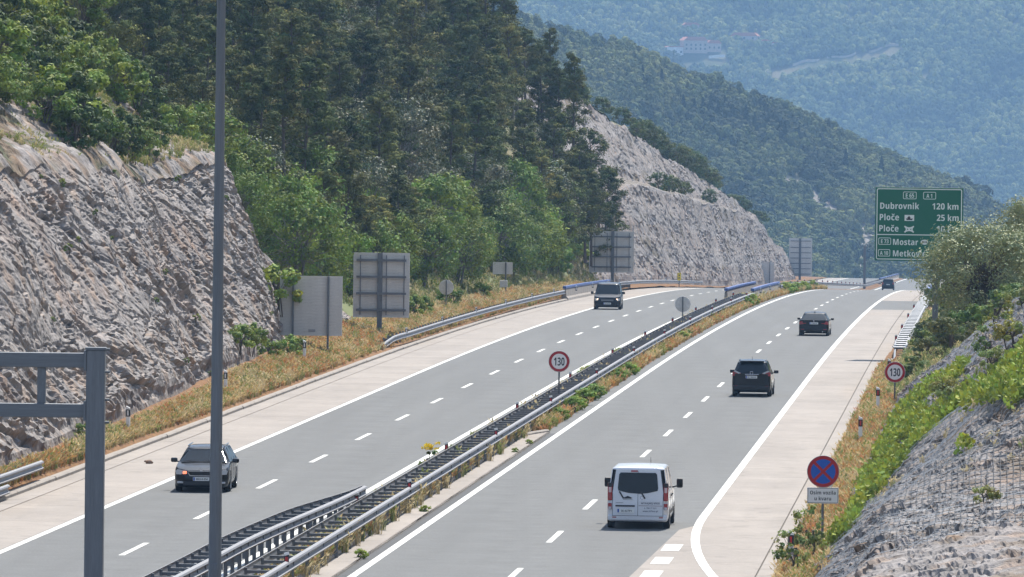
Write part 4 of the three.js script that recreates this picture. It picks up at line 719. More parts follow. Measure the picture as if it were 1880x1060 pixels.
{
  const geos = [clumpGeo(1.6, 9, 26, .5), clumpGeo(1.6, 7, 30, .55)], ms = [[], []], cs = [[], []];
  for (let i = 0; i < 13000; i++) {
    const x = rr(-45, 215), t = Math.pow(rnd(), .8) * 1.03, p = midHill(x, t); if (!inView(p, 4) || ((onScar(x, t) || onScar(x + 2, t + .03)) && rnd() < .85)) continue;
    const n = fbm(x * .035, t * 3, 7, 3), k = i % 2, s = rr(.75, 1.7) * (n < -.1 ? 1.15 : .95); ms[k].push(new THREE.Matrix4().compose(p, new THREE.Quaternion().setFromAxisAngle(UPV, rnd() * 6), V(s, s * rr(.8, 1.5), s))); cs[k].push(hue(n + rr(-.08, .08)));
  }
  stuff('hill_wood', 'dense scrub wood covering the middle hill', 'wood', geos[0], MNeedle, ms[0], cs[0]); stuff('hill_wood', 'taller trees mixed into the wood of the middle hill', 'wood', geos[1], MNeedle, ms[1], cs[1]);
  const L = new Leaves(); for (let k = 0; k < 900; k++) { const t = rnd(), a = rnd() * 6.28, r = .85 * Math.sin(Math.PI * clamp(t * .8 + .17)) * Math.sqrt(rnd()), d = rdir(1.5); L.leaf(Math.cos(a) * r, t * 8, Math.sin(a) * r, d, .22, .5, tintOf([.03, .045, .025], .4), acrossOf(d)); }
  const cy = makeTree('cypress', 'dark column shaped cypress standing in the wood of the middle hill', 'tree', 'cypresses on the middle hill', [L.geo(), merge([cyl(.15, .03, 7, 0, -.5, 0, 6)])], MNeedle);
  for (const [x, t] of [[57.6, .83], [61.5, .83], [64.2, .82], [67.1, .82], [69.6, .82], [74.8, .82], [79.5, .82], [82.3, .8], [87.3, .82], [91.4, .8], [92.8, .78], [98, .8], [103.9, .74], [114.5, .78], [121.7, .74], [127.3, .77], [43.6, .88], [50.3, .89], [133.7, .77], [72.3, .87]]) plant(cy, midHill(x, t), rr(.85, 1.25));
}
{
  const geos = [clumpGeo(2.4, 8, 16, 1.1), clumpGeo(2.4, 6, 18, 1.2)], ms = [[], []], cs = [[], []];
  for (let i = 0; i < 20000; i++) {
    const d = rr(5020, 5400), x = rr(-90, 430), p = V(x, farY(x, d), -d); if (!inView(p, 8)) continue; const n = fbm(x * .010, d * .014, 5, 4); if (n > .2 && rnd() < .5) continue; if (Math.abs(x - 140) < 20 && d > 5240 && d < 5276) continue; if (x > 188 && x < 290 && Math.abs(d - (5240 + (x - 190) * .46) + 7) < 10) continue;
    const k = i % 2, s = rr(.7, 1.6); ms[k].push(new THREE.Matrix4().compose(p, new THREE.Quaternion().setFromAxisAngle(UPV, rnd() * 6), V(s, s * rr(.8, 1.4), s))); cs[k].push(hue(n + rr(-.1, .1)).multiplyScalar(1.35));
  }
  stuff('mountain_wood', 'hazy wood covering the far mountain', 'wood', geos[0], MNeedle, ms[0], cs[0]); stuff('mountain_wood', 'lighter trees mixed into the wood of the far mountain', 'wood', geos[1], MNeedle, ms[1], cs[1]);
}
// village on the far mountain
{
  const wall = std(C(.50, .42, .36), .9), roofM = std(C(.45, .17, .10), .85), whiteW = std(C(.8, .79, .76), .8), dark = std(C(.04, .045, .05), .4);
  function house(name, label, x, d, w, h, t, turn, roofH, wins, wm = wall) {
    const g = thing(name, label, 'house', V(x, farY(x, d) - 1.5, -d), turn); part(g, 'wall', box(w, h + 1.5, t, 0, (h + 1.5) / 2, 0), wm);
    const s = new THREE.Shape([[-w / 2 - .6, 0], [w / 2 + .6, 0], [w / 2 - roofH, roofH], [-w / 2 + roofH, roofH]].map((q) => new THREE.Vector2(...q))); part(g, 'roof', new THREE.ExtrudeGeometry(s, { depth: t + 1.2, bevelEnabled: false }).translate(0, h + 1.5, -t / 2 - .6), roofM);
    for (let i = 0; i < wins[0]; i++) for (let j = 0; j < wins[1]; j++) { const wn = part(g, 'window', box(1.3, 1.5, .12, -w / 2 + w * (i + .5) / wins[0], 3.4 + j * 2.9, t / 2 + .03), dark); part(wn, 'sill', box(1.5, .12, .3, -w / 2 + w * (i + .5) / wins[0], 2.6 + j * 2.9, t / 2 + .1), wm); }
    return g;
  }
  house('house', 'large pale house with red tiled roof and rows of windows in the far village', 133, 5270, 18, 8, 12, .25, 2.8, [5, 2]);
  house('house', 'pale annex with red roof joined to the large far village house', 147, 5273, 11, 5, 9, .3, 2.4, [3, 1]);
  house('house', 'red roofed house above the large far village house', 131.4, 5304, 12, 3.5, 9, .1, 2, [2, 1]);
  house('house', 'low house with a broad red roof right of the large far village house', 172, 5291, 20, 3.5, 10, -.2, 2.6, [3, 1]);
  house('house', 'white flat hut below the large far village house', 118.5, 5266, 12, 5.5, 8, .3, .6, [3, 1], whiteW);
  house('house', 'small tan cottage on the far slope near the village', 186, 5282, 6, 3.6, 5, .2, 1.2, [1, 1]);
  house('house', 'tiny white cottage on the far slope near the village', 194, 5281, 5, 2.6, 5, 0, .8, [1, 1], whiteW);
  for (const [x, d, l] of [[150, 5258, 12], [163, 5266, 10]]) { const m = new THREE.Mesh(box(l, 2.2, 1), whiteW); m.name = numbered('terrace_wall'); m.position.set(x, farY(x, d) + 1.6, -d); m.rotation.z = .1; scene.add(tag(m, x < 160 ? 'white terrace wall below the large far village house' : 'white terrace wall below the far house with broad roof', 'wall')); }
  const mtRoad = std(C(.50, .44, .37), .9);
  for (const [x0, x1] of [[206, 226], [232, 254], [264, 287]]) { const road = []; for (let i = 0; i <= 16; i++) { const x = lerp(x0, x1, i / 16), d = 5242 + (x - 190) * .46 + 1.5 * Math.sin(x * .3); road.push(V(x, farY(x, d) + .9, -d)); } struct('mountain_road', sweep([[-.1, -2], [.5, -2], [.5, .5], [-.1, .7]], road, road.map(() => V(0, 0, 1))), mtRoad); }
  const mw = new THREE.Mesh(box(14, 4.5, 1.6, 0, 1, 0, .3, .4), wall); mw.name = 'retaining_wall'; mw.position.set(182, farY(182, 5228) + 1.5, -5228); scene.add(tag(mw, 'pale retaining wall on the far slope just over the middle hill', 'wall'));
}
// wire net draped over the right rock slope
{
  const pos = [], idx = []; const pt = (c, d) => { const s = section(secR, d), k = Math.floor(Math.min(c, 4.999)), t = c - k, o = lerp(s[k][0], s[k + 1][0], t), h = lerp(s[k][1], s[k + 1][1], t), A = s[k], B = s[k + 1]; let nx = -(B[1] - A[1]), nh = B[0] - A[0]; const L = Math.hypot(nx, nh), e = rockRelief((d + 31) * 1.3, h, o, 0.1, 0.62) + .07; return Q(o + nx / L * e, d, h + nh / L * e); };
  const ribbon = (pts, w, ax) => { const b = pos.length / 3; pts.forEach((p) => { pos.push(p.x - ax.x * w, p.y - ax.y * w, p.z - ax.z * w, p.x + ax.x * w, p.y + ax.y * w, p.z + ax.z * w); }); for (let i = 0; i + 1 < pts.length; i++) { const a = b + i * 2; idx.push(a, a + 1, a + 2, a + 1, a + 3, a + 2); } };
  const cache = new Map(), cs = []; for (let c = 1.15; c < 4.6; c += .06) cs.push(c); const ds = station(160, 299, .4);
  const rows = ds.map((d) => cs.map((c) => pt(c, d)));
  cs.forEach((c, i) => ribbon(rows.map((r) => r[i]), .014, V(-.5, .6, .1))); rows.forEach((r, i) => ribbon(r, .045, V(0, 0, 1)));
  const m = new THREE.Mesh(geoOf(pos, idx), M.steel); m.name = 'rockfall_net'; scene.add(tag(m, 'steel wire net draped over the right rock slope', 'net'));
}
// ---------- vehicles: x right, y up, nose towards -z ----------
// outline: rounded plan shape; 4*n points from the right rear corner round to the front
function outline(w, zr, zf, rr_, rf, n = 7) {
  const pts = [], arc = (cx, cz, r, a0, a1) => { for (let i = 0; i <= n; i++) { const a = lerp(a0, a1, i / n); pts.push([cx + Math.cos(a) * r, cz + Math.sin(a) * r]); } }, H = Math.PI / 2;
  const seg = (x0, z0, x1, z1, m) => { for (let i = 1; i < m; i++) pts.push([lerp(x0, x1, i / m), lerp(z0, z1, i / m)]); };
  arc(w - rr_, zr - rr_, rr_, 0, H); seg(w - rr_, zr, -w + rr_, zr, 8); arc(-w + rr_, zr - rr_, rr_, H, 2 * H); seg(-w, zr - rr_, -w, zf + rf, 12); arc(-w + rf, zf + rf, rf, 2 * H, 3 * H); seg(-w + rf, zf, w - rf, zf, 8); arc(w - rf, zf + rf, rf, 3 * H, 4 * H); seg(w, zf + rf, w, zr - rr_, 12); return pts;
}
// levels: [{w, zr, zf, rr, rf, y(z)}]; lofted skin, closed on top by a slightly domed cap
function hull(levels, dome = 0, closeBottom = true) {
  const rings = levels.map((l) => outline(l.w, l.zr, l.zf, l.rr ?? .2, l.rf ?? .3).map(([x, z]) => [x, typeof l.y === 'function' ? l.y(z, x) : l.y, z])), m = rings[0].length, pos = [], idx = [];
  rings.forEach((r) => r.forEach((p) => pos.push(...p)));
  for (let i = 0; i + 1 < rings.length; i++) for (let k = 0; k < m; k++) { const a = i * m + k, b = i * m + (k + 1) % m; idx.push(a, a + m, b, b, a + m, b + m); }
  const cap = (r, up) => { // strips across: match points of equal z left and right
    const L = rings[r], b = pos.length / 3, zs = [...L].sort((p, q) => q[2] - p[2]).filter((p, i) => i % 2 === 0), rows = 13;
    const top = levels[r], zr = top.zr, zf = top.zf; const nz = 26; for (let i = 0; i <= nz; i++) { const z = lerp(zr - .004, zf + .004, i / nz); let hw = top.w; const cr = top.rr ?? .2, cf = top.rf ?? .3; if (z > zr - cr) hw = top.w - cr + Math.sqrt(Math.max(0, cr * cr - (z - zr + cr) ** 2)); if (z < zf + cf) hw = top.w - cf + Math.sqrt(Math.max(0, cf * cf - (zf + cf - z) ** 2)); for (let k = 0; k <= rows; k++) { const u = -1 + 2 * k / rows, x = u * hw; const y0 = typeof top.y === 'function' ? top.y(z, x) : top.y; pos.push(x, y0 + (up ? dome * (1 - u * u) * Math.sin(Math.PI * clamp(i / nz * .9 + .05)) : 0), z); } }
    for (let i = 0; i < nz; i++) for (let k = 0; k < rows; k++) { const a = b + i * (rows + 1) + k, w = rows + 1; if (up) idx.push(a, a + 1, a + w, a + 1, a + w + 1, a + w); else idx.push(a, a + w, a + 1, a + 1, a + w, a + w + 1); }
  };
  cap(rings.length - 1, true); if (closeBottom) cap(0, false);
  return geoOf(pos, idx);
}
// a patch on the skin between two levels l0..l1 (fractions v0..v1) over x or z limits, set out by 'off'
function roundRect(w, h, r, depth = .012) { const s = new THREE.Shape(), x = -w / 2, y = -h / 2; s.moveTo(x + r, y); s.lineTo(x + w - r, y); s.quadraticCurveTo(x + w, y, x + w, y + r); s.lineTo(x + w, y + h - r); s.quadraticCurveTo(x + w, y + h, x + w - r, y + h); s.lineTo(x + r, y + h); s.quadraticCurveTo(x, y + h, x, y + h - r); s.lineTo(x, y + r); s.quadraticCurveTo(x, y, x + r, y); return new THREE.ExtrudeGeometry(s, { depth, bevelEnabled: false, curveSegments: 6 }).translate(0, 0, -depth / 2); }
const poly = (pts, depth = .014) => new THREE.ExtrudeGeometry(new THREE.Shape(pts.map((q) => new THREE.Vector2(...q))), { depth, bevelEnabled: false }).translate(0, 0, -depth / 2);
const put = (g, x, y, z, rx = 0, ry = 0, rz = 0) => { if (rz) g.rotateZ(rz); if (rx) g.rotateX(rx); if (ry) g.rotateY(ry); return g.translate(x, y, z); };
const paint = (r, g, b, rough = .28, m = .25) => new THREE.MeshPhysicalMaterial({ color: C(r, g, b), roughness: rough, metalness: m, clearcoat: .7, clearcoatRoughness: .06, specularIntensity: .2 });
const VM = { glass: new THREE.MeshPhysicalMaterial({ color: C(.012, .015, .018), roughness: .05, metalness: 0, specularIntensity: .7 }), tyre: std(C(.012, .012, .013), .9), rim: std(C(.35, .35, .37), .35, .9), plastic: std(C(.016, .016, .018), .6), chrome: std(C(.6, .6, .62), .15, 1), tail: phys(C(.30, .012, .015), .2, { clearcoat: 1 }), tailClear: phys(C(.55, .38, .38), .2, { clearcoat: 1 }), lamp: phys(C(.45, .46, .48), .12, { clearcoat: 1 }), lit: std(C(.8, .7, .6), .4, 0, { emissive: C(1, .72, .5), emissiveIntensity: 1.2 }), amber: std(C(.8, .25, .15), .4, 0, { emissive: C(1, .22, .1), emissiveIntensity: .9 }), seat: std(C(.03, .03, .033), .9) };
function wheel(t, x, z, r, w = .21, steer = 0) {
  const s = Math.sign(x), ty = part(t, 'wheel', new THREE.LatheGeometry([[r * .62, -w / 2], [r * .93, -w / 2], [r, -w / 2 + .03], [r, w / 2 - .03], [r * .93, w / 2], [r * .62, w / 2]].map((q) => new THREE.Vector2(...q)), 28).rotateZ(Math.PI / 2).translate(x - s * w / 2, r, z), VM.tyre);
  const sp = [new THREE.TorusGeometry(r * .63, .02, 6, 28).rotateY(Math.PI / 2).translate(x - s * .015, r, z)]; for (let k = 0; k < 5; k++) sp.push(box(.03, r * .62, .07).translate(0, r * .31, 0).rotateX(k * 1.2566).translate(x - s * .03, r, z)); part(ty, 'rim', merge(sp), VM.rim); part(ty, 'hub', put(cyl(r * .6, r * .6, .02, 0, -.01, 0, 20), 0, 0, 0, 0, 0, Math.PI / 2).translate(x - s * .07, r, z), VM.plastic);
}
function plateTex(txt, eu = true) { return canvasTex(260, 56, (g, w, h) => { g.fillStyle = '#d6d7d4'; g.fillRect(0, 0, w, h); if (eu) { g.fillStyle = '#1f4aa0'; g.fillRect(0, 0, 26, h); } g.fillStyle = '#15161a'; g.font = 'bold 44px sans-serif'; g.textAlign = 'center'; g.textBaseline = 'middle'; g.save(); g.translate(w / 2 + 12, h / 2 + 2); g.scale(.9, 1); g.fillText(txt, 0, 0); g.restore(); }); }
function numberPlate(t, txt, y, z, back, x = 0, rx = 0) { const p = part(t, 'number_plate', put(roundRect(.54, .125, .015, .016), x, y, z, rx), M.white); part(p, 'plate_print', put(new THREE.PlaneGeometry(.52, .112), x, y, z + (back ? .010 : -.010), 0, back ? 0 : Math.PI), std(C(1, 1, 1), .5, 0, { map: plateTex(txt) })); }
function mirror(t, x, y, z, mat, h = .17, w = .24) { const s = Math.sign(x), m = part(t, 'mirror', merge([rbox(w, h, .14, .05, x, y, z, 3), bar(V(x - s * w * .45, y - h * .3, z), V(x - s * (w * .5 + .14), y - h * .45, z - .02), .025, .025, 6)]), mat); part(m, 'mirror_glass', put(roundRect(w * .82, h * .8, .03, .01), x, y, z + .072), VM.glass); }
function car(name, label, category, pos, turn, size) { const t = thing(name, label, category, pos, turn); t.scale.setScalar(size); return t; }
// shared shell: lower body, cabin of glass, roof and pillars in body colour
function shell(t, S, mat) {
  const B = S.body, h = S.half, zr = S.rear, zf = S.front, belt = S.belt;
  part(t, 'body', hull([
    { w: h * .93, zr: zr - .10, zf: zf + .14, rr: .16, rf: .28, y: S.clear }, { w: h * .985, zr: zr - .02, zf: zf + .03, rr: .18, rf: .34, y: S.clear + .1 }, { w: h, zr, zf, rr: .18, rf: .38, y: S.clear + .24 },
    { w: h, zr: zr - .01, zf: zf + .01, rr: .17, rf: .42, y: (z) => Math.min(S.mid, belt(z) - .10) }, { w: h * .985, zr: zr - .035, zf: zf + .05, rr: .18, rf: .42, y: (z) => belt(z) - .05 }, { w: h * .95, zr: zr - .06, zf: zf + .12, rr: .2, rf: .44, y: belt }], .035), mat);
  const c = S.cabin, lv = (v) => ({ w: lerp(h * .945, S.roofHalf, v ** 1.25), zr: lerp(c.rb, c.rt, v ** 1.1), zf: lerp(c.fb, c.ft, v ** .92), rr: lerp(.12, .2, v), rf: lerp(.2, .26, v), y: (z) => lerp(belt(z) - .03, S.roofY(z), v) });
  part(t, 'windows', hull([lv(0), lv(.35), lv(.7), lv(.93)], 0, false), VM.glass);
  const big = (v, e) => { const q = lv(v); return { ...q, w: q.w + e, zr: q.zr + e, zf: q.zf - e }; };
  part(t, 'roof', hull([big(.90, .012), big(.96, .012), { ...big(1, 0), w: S.roofHalf - .05, zr: c.rt - .06, zf: c.ft + .08 }], .035, false), mat);
  for (const s of [-1, 1]) for (const [zb, zt, w] of S.pillars) { // bars from belt to roof
    const q0 = lv(0), q1 = lv(.93), a = V(s * (q0.w + .004), belt(zb) - .03, zb), b = V(s * (q1.w + .006), lerp(belt(zb) - .03, S.roofY(zt), .93), zt), m = a.clone().lerp(b, .5); m.x += s * .012;
    part(t, 'pillar', poly([[a.z - w / 2, a.y], [a.z + w / 2, a.y], [b.z + w / 2, b.y], [b.z - w / 2, b.y]], .02).rotateY(-Math.PI / 2).applyMatrix4(new THREE.Matrix4().makeShear(0, 0, (b.x - a.x) / (b.y - a.y), 0, 0, 0)).translate(a.x - (b.x - a.x) / (b.y - a.y) * a.y, 0, 0), S.pillarMat ?? mat);
  }
  for (const s of [-1, 1]) for (const z of S.axles) { part(t, 'wheel_arch', put(new THREE.CircleGeometry(S.tyre + .06, 28, -.2, Math.PI + .4), s * (h + .004), S.tyre, z, 0, s * Math.PI / 2), VM.plastic); wheel(t, s * (h + .012), z, S.tyre); }
  part(t, 'underbody', rbox(h * 1.7, .12, (zr - zf) * .86, .03, 0, S.clear + .02, (zr + zf) / 2), VM.plastic);
  return lv;
}
const hood = (pts) => (z) => { let i = 0; while (i < pts.length - 2 && z > pts[i + 1][0]) i++; const a = pts[i], b = pts[i + 1]; return lerp(a[1], b[1], clamp((z - a[0]) / (b[0] - a[0]))); };
seed = 77;
{ // silver white van, seen from behind
  const t = car('van', 'silver white passenger van driving away with lettering on its rear doors', 'van', P(2.12, 209.2 - 2.15, 0), HEAD, .915), mat = paint(.62, .63, .66, .35, .15);
  const S = { half: .975, rear: 2.45, front: -2.5, clear: .24, mid: .75, belt: hood([[-2.5, .92], [-1.7, 1.12], [-1.2, 1.18], [2.5, 1.16]]), cabin: { rb: 2.40, rt: 2.27, fb: -1.75, ft: -.75 }, roofHalf: .80, roofY: hood([[-1, 1.90], [0, 1.965], [2.3, 1.955]]), pillars: [[-1.5, -.7, .12], [-.5, -.4, .10], [.9, .85, .16], [2.28, 2.14, .2]], axles: [1.62, -1.48], tyre: .325 };
  shell(t, S, mat); const z = 2.455, tilt = -.055;
  const doors = part(t, 'rear_doors', poly([[-.80, .42], [.80, .42], [.81, 1.1], [.70, 1.88], [-.70, 1.88], [-.81, 1.1]], .03).applyMatrix4(new THREE.Matrix4().makeShear(0, 0, 0, -.0, 0, 0)), mat); doors.position.z = 2.47; doors.rotation.x = -.045; doors.position.y = 0;
  const onDoor = (name, g, m, zz = .02) => { const q = part(doors, name, g.translate(0, 0, zz), m); return q; };
  onDoor('rear_window', poly([[-.62, 1.22], [-.3, 1.145], [.05, 1.125], [.3, 1.145], [.62, 1.22], [.64, 1.30], [.60, 1.74], [.55, 1.79], [-.55, 1.79], [-.60, 1.74], [-.64, 1.30]], .014), VM.glass);
  onDoor('door_gap', box(.012, 1.42, .006, 0, 1.14, 0), VM.plastic); onDoor('door_gap', box(1.62, .014, .006, 0, .425, 0), VM.plastic); for (const s of [-1, 1]) onDoor('door_gap', box(.012, .72, .006, s * .80, .77, 0), VM.plastic);
  for (const x of [-.52, .16]) onDoor('wiper', box(.045, .26, .02, x, 1.08, .012, 0, .55), VM.plastic);
  onDoor('brake_light', roundRect(.22, .05, .015, .03).translate(-.12, 1.84, 0), VM.tail);
  onDoor('handle_bar', roundRect(.62, .05, .02, .035).translate(-.40, .735, 0), VM.plastic);
  onDoor('emblem', poly([[-.15, 0], [-.09, .03], [0, .07], [.09, .03], [.15, 0], [.1, -.02], [-.1, -.02]], .008).translate(-.32, .985, 0), VM.plastic); onDoor('emblem', box(.3, .016, .008, -.32, .935, 0), std(C(.22, .23, .25), .6));
  onDoor('badge', new THREE.TorusGeometry(.055, .010, 6, 24).translate(.13, 1.0, 0), VM.chrome);
  onDoor('name_badge', box(.24, .022, .006, -.58, .835, 0), std(C(.3, .31, .33), .4));
  onDoor('lettering', new THREE.PlaneGeometry(.74, .38).translate(.40, .695, .001), std(C(1, 1, 1), .4, 0, { map: canvasTex(512, 262, (g, w, h) => { g.fillStyle = '#c9cbcf'; g.fillRect(0, 0, w, h); g.textAlign = 'center'; g.textBaseline = 'middle'; g.fillStyle = '#24283a'; g.font = 'bold 58px sans-serif'; g.save(); g.translate(w / 2, 42); g.scale(.92, 1); g.fillText('WYNAJMIJ MNIE', 0, 0); g.restore(); g.fillStyle = '#5a2a35'; g.fillRect(0, 92, w, 10); g.fillStyle = '#2c3040'; g.font = 'bold 46px sans-serif'; g.fillText('t. 789 77 321', w / 2, 148); g.fillText('www.247bus.pl', w / 2, 214); }) }));
  numberPlate(t, 'SK 4U7P1', .585, 2.505, true, -.38, 0);
  for (const s of [-1, 1]) { const L = part(t, 'tail_light', rbox(.15, .56, .08, .03, s * .885, 1.18, 2.42), VM.tail); part(L, 'clear_lens', rbox(.09, .16, .02, .01, s * .885, 1.24, 2.462), VM.tailClear); part(L, 'dark_lens', rbox(.13, .14, .02, .01, s * .885, 1.40, 2.458), VM.plastic); const l2 = part(t, 'tail_light', rbox(.12, .2, .06, .02, s * .885, .72, 2.44), VM.tail); part(l2, 'clear_lens', rbox(.09, .09, .02, .01, s * .885, .66, 2.474), VM.lamp); part(t, 'bumper_reflector', rbox(.13, .035, .02, .008, s * .74, .375, 2.47), VM.tail); }
  part(t, 'bumper', rbox(1.9, .2, .14, .05, 0, .36, 2.40), mat);
  for (const s of [-1, 1]) mirror(t, s * 1.16, 1.30, -1.25, VM.plastic, .30, .2);
  for (const [y0, y1] of [[.45, 1.1]]) part(t, 'sliding_door', merge([box(.006, .012, 2.6, .979, .98, .4), box(.006, .65, .012, .979, .78, .85), box(.006, .65, .012, .979, .78, -.35)]), VM.plastic);
  part(t, 'door_handle', merge([rbox(.03, .05, .2, .012, .985, 1.02, -.1), rbox(.03, .05, .2, .012, .985, 1.02, .72)]), VM.plastic);
  part(t, 'side_moulding', rbox(.02, .12, 2.4, .01, .978, .52, .1), VM.plastic);
  part(t, 'antenna', bar(V(.25, 1.98, -.7), V(.25, 2.16, -.55), .012, .005), VM.plastic);
}
{ // black crossover
  const t = car('crossover_car', 'black crossover car driving away behind the silver white van', 'car', P(1.9, 313.2 - 2.1, 0), HEAD - .012, .93), mat = paint(.004, .0045, .007, .4, 0);
  const S = { half: .91, rear: 2.3, front: -2.32, clear: .24, mid: .75, belt: hood([[-2.32, .92], [-1.2, 1.04], [0, 1.04], [2.3, 1.12]]), cabin: { rb: 2.22, rt: 1.78, fb: -1.3, ft: -.35 }, roofHalf: .63, roofY: hood([[-.6, 1.62], [.4, 1.70], [1.8, 1.64]]), pillars: [[-1.1, -.35, .1], [.15, .15, .1], [1.1, 1.05, .12], [2.0, 1.6, .26]], axles: [1.3, -1.4], tyre: .36 };
  shell(t, S, mat);
  part(t, 'tailgate', poly([[-.66, .62], [.66, .62], [.80, 1.08], [-.80, 1.08]], .05).translate(0, 0, 2.27), mat);
  part(t, 'chrome_strip', rbox(.66, .03, .03, .01, .02, 1.055, 2.305), VM.chrome); part(t, 'badge', new THREE.TorusGeometry(.065, .014, 6, 24).translate(0, 1.13, 2.26), VM.chrome);
  numberPlate(t, 'ZG 1806 GS', .93, 2.31, true);
  for (const s of [-1, 1]) { const L = part(t, 'tail_light', poly([[s * .50, 1.10], [s * .62, 1.00], [s * .90, .98], [s * .90, 1.14], [s * .78, 1.24]], .09).translate(0, 0, 2.24), VM.tail); part(L, 'clear_lens', poly([[s * .50, 1.11], [s * .60, 1.08], [s * .82, 1.185], [s * .78, 1.245]], .02).translate(0, 0, 2.295), VM.lamp); part(t, 'bumper_reflector', rbox(.16, .04, .02, .01, s * .72, .5, 2.31), VM.tail); part(t, 'roof_rail', rbox(.04, .06, 1.7, .02, s * .62, 1.70, .6), VM.chrome); mirror(t, s * 1.04, 1.10, -.62, VM.plastic, .16, .22); }
  part(t, 'rear_bumper', rbox(1.76, .22, .12, .05, 0, .42, 2.27), VM.plastic); part(t, 'antenna', bar(V(0, 1.7, 1.5), V(0, 1.88, 1.68), .012, .006), VM.plastic); part(t, 'spoiler', rbox(1.15, .04, .26, .018, 0, 1.665, 1.82), mat);
}
{ // black saloon
  const t = car('saloon_car', 'black saloon car driving away ahead of the black crossover car', 'car', P(2.1, 414.2 - 2.2, 0), HEAD - .012, .93), mat = paint(.004, .0045, .007, .4, 0);
  const S = { half: .93, rear: 2.42, front: -2.45, clear: .2, mid: .62, belt: hood([[-2.45, .74], [-1.2, .92], [0, .96], [1.5, 1.0], [2.42, 1.0]]), cabin: { rb: 1.85, rt: 1.0, fb: -1.25, ft: -.3 }, roofHalf: .62, roofY: hood([[-.6, 1.38], [.3, 1.46], [1.1, 1.40]]), pillars: [[-1.05, -.3, .09], [.2, .2, .09], [1.35, .95, .24]], axles: [1.48, -1.48], tyre: .335 };
  shell(t, S, mat); numberPlate(t, 'ST 402 LK', .80, 2.445, true); part(t, 'boot_lid', poly([[-.62, .66], [.62, .66], [.74, .98], [-.74, .98]], .04).translate(0, 0, 2.405), mat); part(t, 'badge', disc(.045, .02, 20).translate(0, .94, 2.43), VM.chrome); part(t, 'fin_antenna', rbox(.06, .08, .16, .02, 0, 1.47, .9), VM.plastic);
  for (const s of [-1, 1]) { const L = part(t, 'tail_light', poly([[s * .44, .83], [s * .48, .76], [s * .90, .72], [s * .90, .86], [s * .80, .93]], .09).translate(0, 0, 2.375), VM.tail); part(L, 'lens_strip', poly([[s * .46, .82], [s * .50, .78], [s * .80, .77], [s * .80, .81]], .02).translate(0, 0, 2.425), VM.tail); part(t, 'exhaust', put(cyl(.04, .04, .1, 0, 0, 0, 12), s * .55, .28, 2.42, Math.PI / 2), VM.chrome); mirror(t, s * 1.05, 1.0, -.6, VM.plastic, .14, .2); part(t, 'bumper_reflector', rbox(.2, .04, .02, .01, s * .7, .42, 2.435), VM.tail); }
  part(t, 'rear_bumper', rbox(1.8, .22, .12, .05, 0, .36, 2.38), mat);
}
{ // distant dark car
  const t = car('distant_car', 'small dark hatchback car disappearing over the crest', 'car', P(-1.9, 985, .02), HEAD, .95), mat = paint(.007, .009, .016, .4, 0);
  const S = { half: .90, rear: 2.1, front: -2.1, clear: .24, mid: .72, belt: hood([[-2.1, .9], [-1.1, 1.02], [2.1, 1.08]]), cabin: { rb: 2.02, rt: 1.7, fb: -1.2, ft: -.3 }, roofHalf: .64, roofY: () => 1.66, pillars: [[-1, -.3, .1], [.2, .2, .1], [1.85, 1.5, .24]], axles: [1.25, -1.25], tyre: .34 };
  shell(t, S, mat); numberPlate(t, 'DU 311 AC', .85, 2.11, true); for (const s of [-1, 1]) { part(t, 'tail_light', rbox(.2, .3, .08, .03, s * .76, 1.0, 2.05), VM.tail); mirror(t, s * 1.02, 1.08, -.6, VM.plastic, .16, .2); }
}
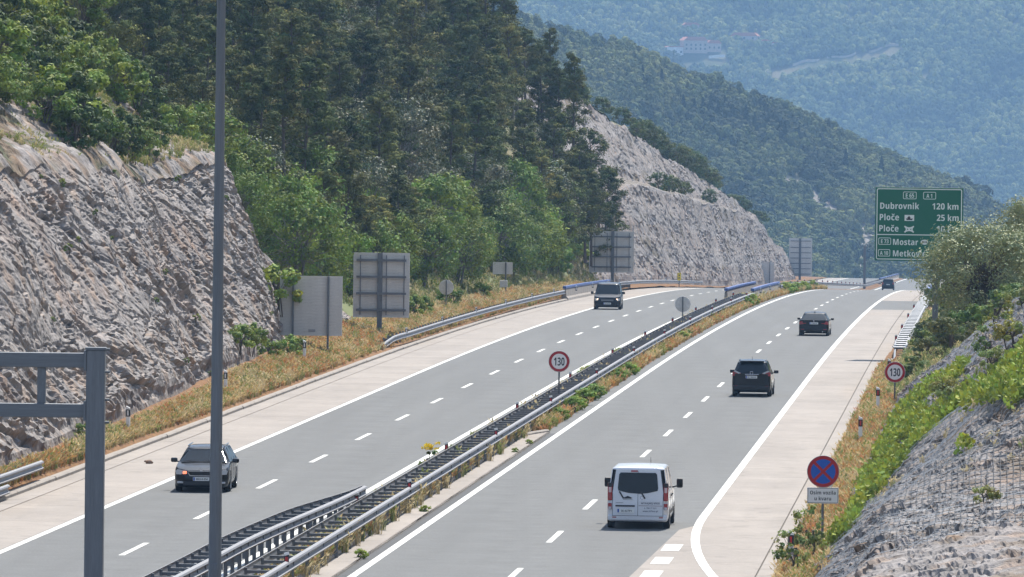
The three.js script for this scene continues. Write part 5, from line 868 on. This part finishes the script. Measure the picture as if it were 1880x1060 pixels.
{ // dark estate car coming towards the camera (nose is -z, turned round)
  const t = car('estate_car', 'dark blue estate car with roof rails coming towards the overpass', 'car', P(-12.5, 222.4 + 2.2, 0), HEAD + Math.PI + .035, .95), mat = paint(.004, .0055, .010, .4, 0);
  const S = { half: .905, rear: 2.33, front: -2.33, clear: .2, mid: .62, belt: hood([[-2.33, .68], [-1.9, .82], [-1.05, .95], [0, .97], [2.33, 1.0]]), cabin: { rb: 2.2, rt: 1.85, fb: -1.2, ft: -.35 }, roofHalf: .60, roofY: hood([[-.6, 1.40], [.3, 1.455], [1.9, 1.43]]), pillars: [[-.98, -.38, .09], [.18, .2, .09], [1.15, 1.15, .1], [2.0, 1.75, .2]], axles: [1.33, -1.36], tyre: .325 };
  shell(t, S, mat);
  const gr = part(t, 'grille', poly([[-.44, .66], [-.38, .56], [.38, .56], [.44, .66], [.42, .70], [-.42, .70]], .05).translate(0, 0, -2.31), VM.plastic); part(gr, 'grille_frame', merge([box(.86, .018, .03, 0, .705, -2.335), box(.76, .018, .03, 0, .555, -2.335), box(.12, .018, .03, -.41, .61, -2.33, 0, -.9), box(.12, .018, .03, .41, .61, -2.33, 0, .9)]), VM.chrome); part(t, 'badge', disc(.05, .02, 20).translate(0, .745, -2.325), VM.chrome);
  for (const s of [-1, 1]) { const L = part(t, 'headlight', poly([[s * .47, .62], [s * .50, .58], [s * .84, .60], [s * .86, .70], [s * .80, .76], [s * .50, .70]], .12).translate(0, 0, -2.22), VM.lamp); if (s > 0) part(L, 'indicator', rbox(.13, .1, .03, .02, s * .55, .65, -2.285), VM.amber); else part(L, 'lens', disc(.05, .02, 18).translate(s * .6, .66, -2.285), VM.chrome); part(t, 'fog_light', rbox(.24, .07, .05, .02, s * .68, .33, -2.28), VM.lamp); part(t, 'roof_rail', rbox(.035, .05, 2.0, .02, s * .60, 1.47, .7), VM.chrome); mirror(t, s * 1.03, 1.0, -.72, mat, .15, .22); }
  part(t, 'lower_grille', rbox(1.2, .14, .05, .03, 0, .30, -2.305), VM.plastic); numberPlate(t, 'M63-K-554', .45, -2.355, false);
  part(t, 'windscreen_surround', merge([box(1.5, .03, .05, 0, .955, -1.2)]), VM.plastic); part(t, 'wiper', merge([box(.6, .015, .02, -.3, .985, -1.16, 0, .05), box(.5, .015, .02, .35, .985, -1.16, 0, .05)]), VM.plastic);
  part(t, 'door_gap', merge([box(.006, .6, .012, -.907, .68, .15), box(.006, .6, .012, -.907, .68, 1.05), box(.006, .6, .012, -.907, .68, -.85)]), VM.plastic);
}
{ // dark minibus coming towards the camera
  const t = car('minibus', 'dark minibus with lit headlights coming over the bridge', 'van', P(-13.15, 484 + 2.4, 0), HEAD + Math.PI + .02, .96), mat = paint(.004, .006, .012, .4, 0);
  const S = { half: .965, rear: 2.55, front: -2.55, clear: .22, mid: .7, belt: hood([[-2.55, .86], [-2.0, 1.02], [-1.5, 1.12], [2.55, 1.14]]), cabin: { rb: 2.5, rt: 2.35, fb: -1.75, ft: -.85 }, roofHalf: .74, roofY: hood([[-1, 1.84], [0, 1.9], [2.4, 1.89]]), pillars: [[-1.5, -.85, .1], [-.4, -.35, .1], [1, 1, .14], [2.3, 2.2, .2]], axles: [1.6, -1.6], tyre: .34 };
  shell(t, S, mat); const gr = part(t, 'grille', poly([[-.52, .78], [-.42, .60], [.42, .60], [.52, .78]], .05).translate(0, 0, -2.53), VM.plastic); part(gr, 'grille_bar', merge([box(.9, .025, .03, 0, .72, -2.56), box(.86, .025, .03, 0, .66, -2.56)]), VM.steel ?? VM.rim);
  for (const s of [-1, 1]) { const L = part(t, 'headlight', poly([[s * .56, .66], [s * .88, .66], [s * .90, .84], [s * .60, .82]], .12).translate(0, 0, -2.42), VM.lamp); part(L, 'lit_lens', disc(.075, .03, 20).translate(s * .68, .74, -2.49), VM.lit); mirror(t, s * 1.12, 1.2, -1.35, VM.plastic, .2, .2); }
  numberPlate(t, 'SA 220 KF', .46, -2.565, false); part(t, 'bumper_intake', rbox(1.3, .14, .05, .03, 0, .32, -2.53), VM.plastic);
}
scene.traverse((o) => { if (o.isMesh) { o.castShadow = true; o.receiveShadow = true; } });
renderer.render(scene, camera);
